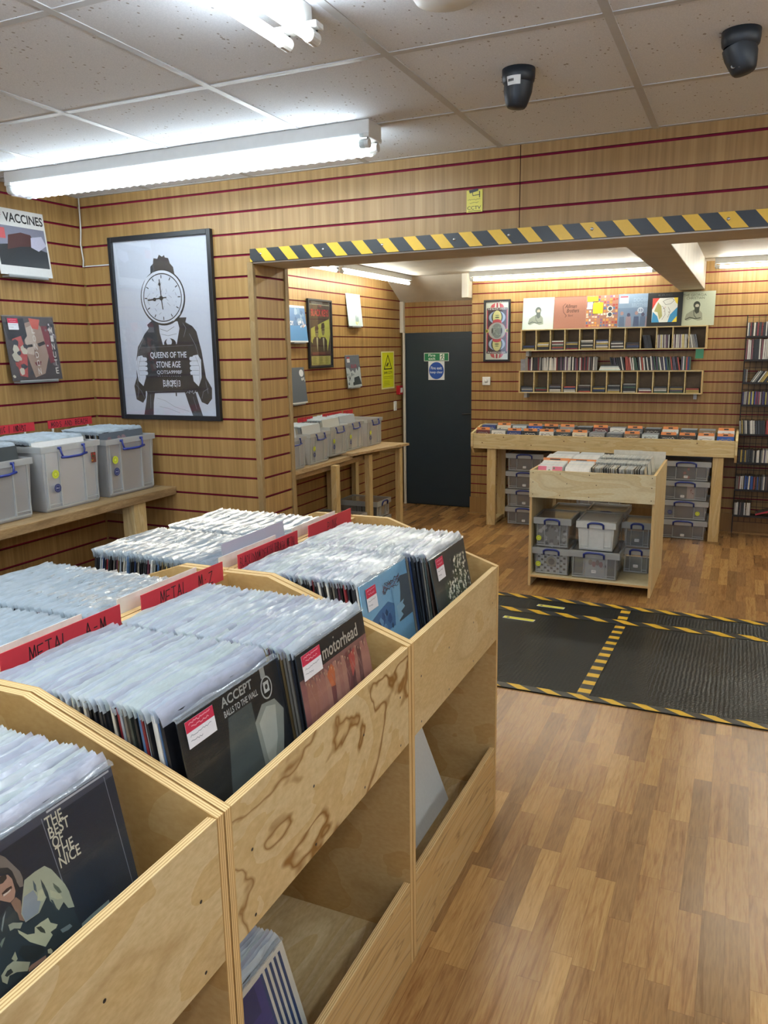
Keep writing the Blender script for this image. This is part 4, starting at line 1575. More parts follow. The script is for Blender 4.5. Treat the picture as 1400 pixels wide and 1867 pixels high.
# ================================================================== STORAGE BOXES
def box_shell(w, d, h, t=.003, lid=False):
    mb = MB()
    tp = .012
    bot = [(-w / 2 + tp, tp), (w / 2 - tp, tp), (w / 2 - tp, d - tp), (-w / 2 + tp, d - tp)]
    top = [(-w / 2, 0), (w / 2, 0), (w / 2, d), (-w / 2, d)]
    for i in range(4):
        j = (i + 1) % 4
        o_ = [(bot[i][0], bot[i][1], 0), (bot[j][0], bot[j][1], 0), (top[j][0], top[j][1], h), (top[i][0], top[i][1], h)]
        mb.face(o_, 0)
        c = Vector((0, d / 2, 0))
        inn = [((p[0]) * (1 - 2 * t / w), (p[1] - d / 2) * (1 - 2 * t / d) + d / 2, p[2] + (t if p[2] == 0 else 0)) for p in o_][::-1]
        mb.face(inn, 0)
    mb.face([(p[0], p[1], 0) for p in bot][::-1], 0)
    # front corner panels (raised ribs)
    for x in (-w / 2 + .02, -w * .22, w * .22, w / 2 - .02):
        mb.box((x - .0025, -.001, .018), (x + .0025, .012, h - .03), 1)
    mb.box((-w / 2 + .014, .004, .010), (w / 2 - .014, .012, .018), 1)
    for z in (.03,):
        for s in (-1, 1):
            a_, b_ = sorted((s * w * .22, s * (w / 2 - .016)))
            mb.box((a_, .002, z), (b_, .008, z + .004), 1)
    return mb


def box_rim(w, d, h):
    mb = MB()
    e, z0, z1 = .008, h - .028, h
    for a_, b_ in (((-w / 2 - e, -e, z0), (w / 2 + e, -e + .004, z1)), ((-w / 2 - e, d + e - .004, z0), (w / 2 + e, d + e, z1)),
                   ((-w / 2 - e, -e + .004, z0), (-w / 2 - e + .004, d + e - .004, z1)), ((w / 2 + e - .004, -e + .004, z0), (w / 2 + e, d + e - .004, z1))):
        mb.box(a_, b_, 0)
    return mb


def box_lid(w, d, h, hl=.045):
    mb = MB()
    e = .012
    z0, z1 = h - hl * .55, h + hl * .45
    t = .003
    x0, x1, y0, y1 = -w / 2 - e, w / 2 + e, -e, d + e
    mb.box((x0, y0, z0), (x1, y0 + t, z1), 0)
    mb.box((x0, y1 - t, z0), (x1, y1, z1), 0)
    mb.box((x0, y0 + t, z0), (x0 + t, y1 - t, z1), 0)
    mb.box((x1 - t, y0 + t, z0), (x1, y1 - t, z1), 0)
    mb.box((x0 + t, y0 + t, z1 - .006), (x1 - t, y1 - t, z1 - .003), 1)
    # raised edge on top
    for a_, b_ in (((x0, y0, z1), (x1, y0 + .014, z1 + .004)), ((x0, y1 - .014, z1), (x1, y1, z1 + .004)), ((x0, y0, z1), (x0 + .014, y1, z1 + .004)), ((x1 - .014, y0, z1), (x1, y1, z1 + .004))):
        mb.box(a_, b_, 0)
    return mb


def storage_box(label, loc, rotz, w, d, h, lid=True, hang=False, stickers=(), group=None, tagx=None, mats=None):
    t = thing('storage_box', label, 'storage box', loc, (0, 0, rotz), group)
    m = mats or ([BOX_SEE, BOX_RIM] if lid else [BOX_CLEAR, BOX_RIM])
    body = box_shell(w, d, h).build('box_body', m, t)
    if lid:
        box_lid(w, d, h).build('lid', [m[1], m[0]], t, bevel=.001)
    else:
        box_rim(w, d, h).build('rim', [m[1]], t, bevel=.001)
    mb = MB()
    hw_ = w * .21
    if hang:
        z = h - .055
        for s in (-1, 1):
            mb.tube([(s * hw_, -.010, z + .045), (s * hw_ * .98, -.016, z + .02), (s * hw_ * .88, -.018, z)], .005, 6)
            mb.box((s * hw_ - .012, -.014, z + .038), (s * hw_ + .006, -.006, z + .048), 0)
        mb.tube([(-hw_ * 1.02, -.018, z), (-hw_ * .5, -.020, z - .003), (hw_ * .5, -.020, z - .003), (hw_ * 1.12, -.018, z + .004)], .0062, 8)
    else:
        z = h + .004 if lid else h - .02
        pts = []
        for i in range(11):
            s = -1 + .2 * i
            pts.append((s * hw_, -.022, z + .012 * (1 - s ** 4)))
        mb.tube([(-hw_ * 1.0, -.014, z - .03)] + pts + [(hw_ * 1.0, -.014, z - .03)], .0075, 8)
    mb.build('handle', [BLUE], t, smooth=True)
    for (sx, sz, kind) in stickers:
        a = Art(.036 if kind != 'tag' else .034, .036 if kind != 'tag' else .022, .0004, hx('E8E8E8'))
        if kind == 'tag':
            a.scribble(.15, .3, .85, .7, '404448', 10, .0015)
            nm, lb = 'box_label', 'small white label'
        else:
            a = Art(.04, .04, .0003, (0, 0, 0, 1))
            a.mb = MB()
            a.ell(.5, .5, .5, .5, 'C8D23A' if kind == 'y' else '2C3566', 24)
            if kind == 'y':
                a.ell(.5, .5, .28, .28, 'A8B428', 16)
                a.ell(.5, .5, .2, .2, 'D4DC60', 16)
            else:
                a.ell(.5, .5, .36, .36, '8890B8', 20)
                a.ell(.5, .5, .32, .32, '2C3566', 20)
                a.text('RU', .3, .42, .7, .58, 'E0E4F0')
            nm, lb = 'round_sticker', 'round yellow sticker' if kind == 'y' else 'round navy sticker'
        o = a.build(nm, body, (sx, -.0035 - .012 * (1 - sz / h) * 0, sz))
        o['label'] = lb
    return t


# ---- left wall shelf with three open boxes
sh = thing('wall_shelf', 'worn wooden shelf along the wall below the framed poster', 'shelf', (L, 0, .96))
mb = MB()
mb.box((.002, YF + .3, -.042), (-2.758 - L, P - .004, 0), 0)
mb.build('shelf_board', [WORN], sh, bevel=.003)
for y in (3.085, 1.2, -.4):
    mb = MB()
    mb.box((.43, y - .045, -.96), (.508, y + .045, -.044), 0)
    mb.build('post', [PINE_Z], sh, bevel=.003)
    mb = MB()
    mb.box((.01, y - .03, -.10), (.43, y + .02, -.044), 0)
    mb.build('rail', [WORN], sh, bevel=.003)
# shelf board moved out to reach the posts


def lp_front(label, art_, x, y, z, sleeve=False, lean=.03):
    return cover(label, art_, (x, y, z), (-lean, 0, math.pi / 2), sleeve, None, None, True)


def open_box(label, x, y, z, w, d, h, front_art, front_label, n, seed, st, frontx=-.03, lean=.08):
    storage_box(label, (x, y, z), math.pi / 2, w, d, h, False, True, st)
    cover(front_label, front_art, (x + frontx, y, z + .006), (-lean, 0, math.pi / 2), False, None)
    r = random.Random(seed)
    for i in range(n):
        stuff_record(x + frontx - .008 - .0085 * i, y + r.uniform(-.004, .004), z + .006 + r.uniform(0, .004), math.pi / 2, lean, r.choice(PAL), k=i, sleeve=True)


a1 = Art(LPS, LPS, .003, hx('3C4448'))
a1.ell(.35, .4, .32, .22, '8C9460', 28)
a1.ell(.35, .4, .29, .19, '3C4448', 28)
a1.text('CHILDREN', .1, .3, .72, .42, '9AA070', .01)
a1.scribble(.1, .5, .66, .56, '8C9460', 20, .004)
a2 = Art(LPS, LPS, .003, hx('F4F5F4'))
a2.scribble(.1, .30, .5, .36, '9CA4AC', 20, .003, 2)
a2.scribble(.14, .42, .6, .48, '9CA4AC', 22, .003, 3)
a2.scribble(.4, .55, .85, .6, 'A4ACB4', 20, .003, 4)
a3 = Art(LPS, LPS, .003, hx('5C646C'))
a3.blobs(.1, .1, .6, .5, ['7C6468', '8C7478', '646C78'], 14, .05, .12, 4)
open_box('open clear box of records cut off by the picture edge on the wall shelf', -2.845, 2.325, .962, .345, .40, .265, a1, 'dark record cover with faint yellow lettering inside the end box', 30, 31, ())
open_box('open clear box with white paperwork showing on the wall shelf', -2.845, 2.735, .962, .345, .40, .30, a2, 'white record sleeve showing through the middle box', 30, 32, ((-.105, .15, 'y'), (-.10, .085, 'n')), lean=.14)
open_box('open clear box of records in the corner under the framed poster', -2.845, 3.135, .962, .345, .40, .29, a3, 'grey pink record cover inside the corner box', 28, 33, ((-.12, .165, 'y'), (-.115, .105, 'n')))
a = Art(.03, .05, .0006, hx('6A3A30'))
a.blobs(.1, .1, .9, .9, ['C08030', '3A5030', 'A03030'], 10, .1, .3, 3)
o = a.build('picture_card', None, (-2.8405, 2.87, 1.155), (0, 0, math.pi / 2))
tag(o, 'tiny brown picture card stuck on the middle wall shelf box', 'sticker')
for yc, w, lab, tx in ((2.735, .21, 'red handwritten genre card standing over the middle wall shelf box', 'METAL / INDIE'), (3.09, .30, 'red handwritten genre card standing over the corner box', 'MODS AND ROCKABILLY')):
    pass
a = Art(.30, .04, .002, hx('C4303C'))
a.hand('MODS AND BEACH', .06, .2, .9, .85, wd=.003, seed=9)
tag(a.build('genre_card', None, (-3.20, 3.095, 1.300), (0, 0, math.pi / 2)), 'red handwritten genre card standing over the corner box', 'sign')
a = Art(.36, .042, .002, hx('C4303C'))
a.hand('GOTHIC / INDUST', .3, .2, .86, .85, wd=.003, seed=10)
tag(a.build('genre_card', None, (-3.20, 2.68, 1.300), (0, 0, math.pi / 2)), 'red handwritten genre card standing over the middle box', 'sign')
for yc in (3.095, 2.68):
    for dy in (-.12, .12):
        mb = MB()
        mb.box((-3.205, yc + dy - .005, .962), (-3.2005, yc + dy + .005, 1.31), 0)
        mb.build('card_stem', [WHITECARD], None)
        o = bpy.data.objects[-1] if False else C.objects[-1]
        tag(o, 'thin pale strip holding up a red genre card', 'strip', 'strips holding the genre cards')
a = Art(.34, .05, .002, hx('B02430'))
a.hand('ALTERNATIVE', .1, .2, .9, .85, wd=.003, seed=12)
t = a.build('genre_card', None, (-2.62, 2.37, .665), (0, 0, math.pi / 2))
tag(t, 'dark red genre card low behind the bins in shadow', 'sign')
storage_box('closed clear box low under the wall shelf in shadow', (-2.60, 2.38, 0), math.pi / 2, .36, .45, .31, False, True)
storage_box('clear box standing on another low under the wall shelf', (-2.60, 2.38, .345), math.pi / 2, .36, .45, .31, False, True)

# ---- LPs hung on the left wall
a = Art(LPS, LPS, .003, hx('D8D8D6'))
a.rect(.03, .26, .97, .86, '7A7C8C')
a.poly([(.03, .56), (.5, .50), (.97, .60), (.97, .86), (.03, .86)], '2E3338')
a.poly([(.25, .40), (.50, .34), (.68, .36), (.74, .46), (.66, .54), (.45, .56), (.2, .62)], '4C3434')
a.poly([(.68, .40), (.90, .36), (.97, .50), (.80, .60), (.66, .55)], 'B4B4C8')
a.text('THE', .02, .06, .18, .12, 'B03040')
a.text('VACCINES', .22, .06, .97, .20, '1C1E22', .02)
a.rect(.02, .30, .2, .46, 'B8585C')
cover('record with white border lettered VACCINES hung on the side wall', a, (L + .036, 2.955, 2.05), (-.10, 0, math.pi / 2), False, None, None)
a = Art(LPS, LPS, .003, hx('4C4444'))
a.poly([(.35, .12), (.60, .05), (.78, .20), (.80, .60), (.66, .90), (.45, .96), (.36, .60)], 'A88C7C')
a.poly([(.36, .20), (.56, .12), (.58, .40), (.50, .60), (.38, .58)], 'C8B4A4')
a.poly([(.60, .42), (.74, .38), (.76, .43), (.62, .47)], '2A2424')
a.poly([(.40, .44), (.50, .43), (.50, .47), (.41, .48)], '2A2424')
a.poly([(.52, .48), (.57, .62), (.50, .64)], '86685C')
a.poly([(.48, .72), (.62, .70), (.60, .76), (.50, .77)], '7A3C3C')
a.poly([(.0, .10), (.40, .02), (.42, .30), (.30, .42), (.05, .36)], '22242A')
a.poly([(.12, .35), (.30, .30), (.36, .60), (.30, .95), (.16, .92)], 'B8504C')
a.poly([(.50, .02), (.72, .04), (.66, .20), (.54, .18)], 'C85848')
a.poly([(.72, .14), (.86, .14), (.90, .72), (.80, .74)], '7C2C34')
a.blobs(.02, .3, .4, .95, ['C8C0AC', '3A3C44', 'D4CCB8', 'A84844'], 16, .03, .09, 5)
a.blobs(.8, .05, .98, .95, ['C8C0C4', '2A2C34', '7C6C70'], 14, .02, .05, 6)
for k, (u, s_) in enumerate(((.52, 'LONDON'), (.88, 'MINUTE'))):
    for i, ch in enumerate(s_):
        a.text(ch, u, .16 + .13 * i, u + .06, .26 + .13 * i, 'E0D8D0', .01)
cover('collage record cover with torn red and cream strips on the side wall', a, (L + .036, 2.955, 1.545), (-.10, 0, math.pi / 2), True, (-.10, LPS - .065, .06, .055))
for z, yy in ((2.05, 2.955), (1.545, 2.955)):
    mb = MB()
    mb.box((L, yy - .12, z - .012), (L + .045, yy + .12, z - .004), 0)
    mb.box((L + .041, yy - .12, z - .012), (L + .045, yy + .12, z + .002), 0)
    o = mb.build('record_ledge', [BOX_RIM], None)
    tag(o, 'clear plastic ledge under the %s record on the side wall' % ('upper' if z > 2 else 'collage'), 'ledge')

# ---- LPs on the back room side wall
a = Art(LPS, LPS, .003, hx('4E78A8'))
a.rect(0, .0, 1, .06, 'C8D4DC')
a.rect(0, .55, 1, .96, '4C8CC4')
a.blobs(.4, .05, .95, .5, ['6C90B4', '3C6490', '88A4C0'], 12, .04, .12, 5)
a.text('JOY', .06, .42, .3, .58, 'E4E8EC', .03)
a.blobs(.55, .42, .92, .58, ['E4E8EC', 'D0A080', 'C8CCD8'], 12, .03, .06, 7)
a.rect(0, .96, 1, 1, 'D8DCDC')
cover('bright blue record cover beside the framed concert poster', a, (L2 + .036, 6.075, 1.742), (-.10, 0, math.pi / 2), False)
a = Art(LPS, LPS, .003, hx('CCDDE0'))
a.poly([(.52, .70), (.58, .64), (.62, .76), (.66, .68), (.72, .72), (.74, .86), (.50, .86)], '9CB4B4')
a.rect(.2, .36, .8, .37, 'B8CCD0')
a.blobs(.5, .84, .8, .94, ['D8DC9C'], 5, .03, .06, 2)
cover('pale white record cover with a tiny sketch high on the slats', a, (L2 + .036, 7.20, 1.90), (-.10, 0, math.pi / 2), False)
a = Art(LPS, LPS, .003, hx('6E747E'))
a.poly([(0, .38), (.2, .40), (.3, .52), (.45, .46), (.6, .56), (.7, .40), (.8, .5), (.9, .36), (1, .4), (1, 1), (0, 1)], 'C0CACC')
a.poly([(.5, .70), (.85, .66), (1, .92), (.46, .94)], '3C464A')
a.blobs(.05, .55, .5, .95, ['3C464A', 'A8B4B8', '7C888C'], 14, .03, .07, 3)
a.text('BLUR', .35, .28, .75, .40, 'B04860', .02)
a.rect(.1, .07, .3, .22, 'E4E4E8')
a.rect(.1, .05, .3, .10, 'B83048')
cover('black and white photo record cover with a red word', a, (L2 + .036, 7.15, 1.305), (-.10, 0, math.pi / 2), True)
a = Art(LPS, LPS, .003, hx('58626C'))
a.ell(.82, .16, .12, .10, 'DCE0E4', 20)
a.blobs(.8, .28, .98, .38, ['B8BCBC'], 4, .04, .06, 2)
a.rect(0, .965, 1, 1, 'D4D8D4')
cover('plain slate grey record cover half hidden by the jamb', a, (L2 + .036, 6.03, 1.215), (-.10, 0, math.pi / 2), False)
for (yy, z, nm) in ((6.075, 1.742, 'blue'), (7.20, 1.90, 'pale'), (7.15, 1.305, 'photo'), (6.03, 1.215, 'slate grey')):
    mb = MB()
    mb.box((L2, yy - .10, z - .012), (L2 + .045, yy + .10, z - .004), 0)
    mb.box((L2 + .041, yy - .10, z - .012), (L2 + .045, yy + .10, z + .002), 0)
    tag(mb.build('record_ledge', [BOX_RIM], None), 'clear plastic ledge under the %s record in the back room' % nm, 'ledge')

# ================================================================== BACK ROOM SIDE SHELF
sh = thing('trestle_shelf', 'rough wooden shelf on posts leading to the navy door', 'shelf', (0, 0, 0))
mb = MB()
mb.prism([(L2 + .003, P + T + .02), (-3.16, P + T + .02), (-3.13, 6.25), (L2 + .003, 6.25)], 'z', .715, .745, 0)
mb.prism([(L2 + .003, 6.20), (-3.11, 6.20), (-2.935, 7.10), (L2 + .003, 7.14)], 'z', .747, .768, 0)
mb.build('shelf_board', [ply_mat('aged_pine_top', (9, 1.5, 9), seed=3.3, freq=6, lines=.6, light='C4B090', base2='AE9672', dark='7E6440')], sh, bevel=.002)
mb = MB()
mb.box((-3.20, P + T + .02, .665), (-3.165, 6.9, .713), 0)
mb.build('rail', [WORN], sh, bevel=.002)
for (x, y) in ((-3.10, 4.6), (-3.10, 5.85), (-3.125, 6.56), (-3.045, 7.09), (-3.53, 7.09), (-3.53, 5.85), (-3.53, 6.56)):
    mb = MB()
    mb.box((x - .025, y - .036, FZ), (x + .025, y + .036, .714), 0)
    mb.build('post', [PINE_Z], sh, bevel=.002)
mb = MB()
mb.box((-3.53, 6.95, .2), (-3.05, 6.965, .71), 0) if False else mb.box((-3.53, 7.10, .66), (-3.04, 7.12, .714), 0)
mb.build('rail', [PINE_X], sh, bevel=.002)
SZ = .7465
for i, (yc, x, dz) in enumerate(((5.31, -3.165, 0), (5.80, -3.18, 0), (6.20, -3.185, .022), (6.66, -3.21, .022), (7.00 - .0, -3.19, .022))):
    yc = (5.31, 5.74, 6.10, 6.47, 6.85)[i]
    storage_box(('open clear record box half hidden behind the jamb', 'open clear record box second along the trestle shelf', 'open clear record box in the middle of the trestle shelf',
                 'open clear record box fourth along the trestle shelf', 'open clear record box at the door end of the trestle shelf')[i],
                (x, yc, SZ + dz), math.pi / 2, .33, .36, .255, False, True, ((-.10, .11, 'y'), (-.10, .06, 'n')) if i else ())
    if i < 4:
        a = Art(LPS * .98, LPS, .003, hx(('B8C0C8', 'C8CCCC', 'D0D2CC', 'B4BCC4')[i]))
        a.scribble(.1, .3, .9, .4, '8C949C', 20, .003, i)
        a.blobs(.1, .45, .9, .9, ['A8B0B8', 'C4C8CC', '98A0A8'], 8, .05, .12, i)
        cover(('pale', 'silvery', 'cream', 'cool grey')[i] + ' record sleeve at the front of trestle shelf box ' + ('one', 'two', 'three', 'four')[i], a, (x - .035, yc, SZ + dz + .006), (-.16, 0, math.pi / 2), False)
        r = random.Random(60 + i)
        for k in range(26):
            stuff_record(x - .043 - .0085 * k, yc + r.uniform(-.004, .004), SZ + dz + .006, math.pi / 2, .16, r.choice(['C9C6B8', 'DAD8CE', 'B4BCC4', 'E0E0DC', '8A9098', 'D0D4D8']), size=LPS * .97, k=k)
for yc, w, sd, lab in ((5.93, .26, 'METAL', 'red genre card over the first two trestle boxes'), (6.43, .38, 'ROCK LEGENDS', 'red genre card over the middle trestle box'), (6.75, .20, 'INDIE', 'red genre card over the fourth trestle box')):
    a = Art(w, .038, .002, hx('C42C3A'))
    a.hand(sd, .08, .2, .92, .85, wd=.003, seed=len(sd))
    tag(a.build('genre_card', None, (-3.42, yc, 1.070), (0, 0, math.pi / 2)), lab, 'sign')
    mb = MB()
    mb.box((-3.4265, yc - .006, SZ + .02), (-3.4225, yc + .006, 1.10), 0)
    tag(mb.build('card_stem', [WHITECARD], None), 'thin pale strip holding up a red genre card', 'strip', 'strips holding the genre cards')
# closed boxes below
for (x, y, z, w, d, h, lab) in ((-3.12, 6.87, FZ, .30, .40, .15, 'closed clear box on the floor under the door end of the trestle shelf'), (-3.12, 6.87, .06, .30, .40, .15, 'closed clear box stacked on the floor box at the door end'),
                                (-3.08, 6.20, FZ, .36, .44, .16, 'closed clear box on the floor between the trestle posts'), (-3.08, 6.20, .07, .36, .44, .11, 'closed clear box upper of two between the trestle posts'),
                                (-3.10, 5.40, FZ, .36, .42, .20, 'closed clear box on the floor behind the jamb side')):
    storage_box(lab, (x, y, z), math.pi / 2, w, d, h, True, False)
    for k in range(18):
        stuff_record(x - .04 - .014 * k, y, z + .006, math.pi / 2, .04, random.Random(k + int(y * 10)).choice(['5A6268', '7A8288', '40484E', '9AA0A4']), size=min(h - .03, w - .05), sleeve=False)

# ================================================================== CDS
CDW, CDT, CDH = .142, .0102, .1245
mb = MB()
mb.box((-CDT / 2, 0, 0), (CDT / 2, CDW, CDH), 1)
mb.box((-CDT / 2 + .0008, -.0004, .001), (CDT / 2 - .0008, .001, CDH - .001), 0)
CDM = mb.mesh('cd_case', [PRINT, plain('cd_case_plastic', hx('3A3D40'), .2)])
CDPAL = ['1A1B1E', '24262A', 'D8D8D2', 'C8C8C4', '8C8C88', '7A2A30', '2A3C6A', '3E5A48', 'B09A50', '4A3A34', '6A6E78', 'A84A3C', '50485C', 'E0DED4', '303438', '9C9890', '1A1B1E', '2C2E34', 'B8B8B0']
CLEARISH = plain('cd_case_side', hx('585C60'), .25)
ncd = 0


def cd(label, group, loc, rot, col, scale=None):
    global ncd
    o = linkobj('cd_case', CDM, None, loc, rot, [pm(col), None])
    if scale:
        o.scale = scale
    tag(o, label, 'cd', group)
    ncd += 1
    return o


# ---- cubby units on the back wall
YU = 7.955
r_ = random.Random(42)


def cubby(label, x0, x1, z0, z1):
    t = thing('cd_shelf', label, 'shelf unit', ((x0 + x1) / 2, YU, z0))
    w = (x1 - x0) / 2
    h = z1 - z0
    th = .010
    for s in (-1, 1):
        mb = MB()
        a_, b_ = sorted((s * w, s * (w - .012)))
        mb.box((a_, 0, 0), (b_, B - YU - .003, h), 0, None, 'x', 1)
        mb.build('side_panel', [PINE_X, EDGE['x']], t)
    for z, nm in ((0, 'bottom_board'), (h - th, 'top_board')):
        mb = MB()
        mb.box((-w + .012, 0, z), (w - .012, B - YU - .003, z + th), 0)
        mb.build(nm, [PINE_X], t)
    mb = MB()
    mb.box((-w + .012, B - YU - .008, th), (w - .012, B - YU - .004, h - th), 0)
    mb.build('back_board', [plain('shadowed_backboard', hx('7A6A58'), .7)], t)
    pw = (2 * w - .024) / 12
    for k in range(1, 12):
        mb = MB()
        x = -w + .012 + pw * k
        mb.box((x - .0045, .001, th), (x + .0045, B - YU - .008, h - th), 0)
        mb.build('partition', [PINE_X], t)
    for s in (-1, 1):
        mb = MB()
        mb.box((s * (w - .06) - .015, .05, -.05), (s * (w - .06) + .015, B - YU - .003, -.001), 0)
        mb.build('bracket', [BOX_RIM], t)
    return [((x0 + .012 + pw * k), pw) for k in range(12)]


XA, XB_ = -2.066, -.330
cu = cubby('upper twelve-hole wooden CD shelf under the row of record covers', XA, XB_ + .005, 1.630, 1.842)
cl = cubby('lower twelve-hole wooden CD shelf above the long CD table', XA - .012, XB_ - .008, 1.214, 1.434)
hts = [3, 5, 6, 5, 6, 6, 5, 4, 0, 0, 0, 0]
for k, (x, pw) in enumerate(cu):
    xc = x + pw / 2
    if hts[k]:
        for i in range(hts[k]):
            cd('CD lying flat in the upper wooden shelf in a stack', 'CDs lying in the upper shelf', (xc - CDH / 2 + r_.uniform(-.003, .003), YU + .008 + r_.uniform(0, .01), 1.6408 + CDT * 1.43 * (i + .5)), (0, math.pi / 2, 0), r_.choice(CDPAL + (['E0DED4', 'B09A50'] if k in (4, 7) else [])), (1.4, .93, .93))
            C.objects[-1].location.x = xc - CDH * .93 / 2 + r_.uniform(-.003, .003)
    else:
        n = {8: 6, 9: 10, 10: 11, 11: 7}[k]
        for i in range(n):
            ln = .22 if k in (8, 11) else .03
            xx = x + .014 + CDT * 1.08 * i + (.035 if k == 8 else 0)
            cd('CD standing upright in the end holes of the upper shelf', 'CDs standing in the upper shelf', (xx, YU + .01, 1.6415), (0, -ln + r_.uniform(-.02, .02), 0), r_.choice(['1A1B1E', '24262A', '2C2E34'] if k == 8 else ['D8D8D2', 'C8C8C4', '6A5068', '4A3A44', 'D8CC90'] if k < 11 else ['D8D8D2', '8C8C88', '6A6E78']))
for k, (x, pw) in enumerate(cl):
    xc = x + pw / 2
    for i in range([4, 3, 5, 4, 5, 4, 5, 6, 3, 4, 4, 3][k]):
        cd('CD lying flat in the lower wooden shelf in a stack', 'CDs lying in the lower shelf', (xc - CDH * .93 / 2 + r_.uniform(-.003, .003), YU + .008 + r_.uniform(0, .01), 1.2248 + CDT * 1.43 * (i + .5)), (0, math.pi / 2, 0), r_.choice(CDPAL), (1.4, .93, .93))
x = XA + .055
while x < XB_ - .12:
    frac = (x - XA) / (XB_ - XA)
    if .44 < frac < .52:
        x += .01
        continue
    tall = 1.0 + r_.uniform(-.05, .1)
    ln = r_.uniform(-.03, .03) if frac < .44 else -.16 + r_.uniform(-.05, .05)
    if frac > .88:
        ln = 0
    c_ = r_.choice(['1A1B1E', '24262A', 'D8D8D2', 'E0DED4', '1A1B1E', '4A3A34', '7A2A30', 'C8C8C4', '6A5068', '8C8C88']) if frac < .44 else r_.choice(['1A1B1E', 'D8D8D2', '2A3C6A', 'A84A3C', '3E5A48', 'C8C8C4', '24262A', '50485C'])
    cd('CD standing in the line between the two wooden shelves', 'CDs standing between the wooden shelves', (x, YU + .015, 1.4365), (0, ln, 0), c_, (1.3, .95, tall))
    x += CDT * (1.4 if abs(ln) < .1 else 1.62)
for i, (dz, c_) in enumerate(((0, 'CFE0DE'), (.0135, 'E4E6E0'), (.027, 'B8C8CC'), (.0405, '2C2E34'))):
    mb = MB()
    mb.box((-.10 + .006 * i, 0, 0), (.10 - .008 * i, .14, .013), 0)
    tag(mb.build('box_set', [pm(c_)], None, (-1.185, YU + .01, 1.4365 + dz)), ('pale green', 'white', 'grey blue', 'black')[i] + ' box set lying among the standing CDs', 'box set')
mb = MB()
mb.box((0, 0, 0), (.055, .05, .115), 0)
tag(mb.build('wrapped_package', [film('crinkled_wrap', .55, (.8, .85, .95, 1), .2, .9, .8, 'B8BCC8')], None, (XA + .0, YU + .02, 1.4365)), 'bundle in crinkled clear wrap at the end of the CD line', 'package')
mb = MB()
mb.box((0, 0, 0), (.07, .002, .085), 0)
tag(mb.build('tape_flap', [film('green_tape', .8, (.3, .8, .5, 1), .3, 0, .4, '2E9A62')], None, (XB_ - .085, YU + .006, 1.543)), 'green tape flap hanging under the upper shelf end', 'tape')

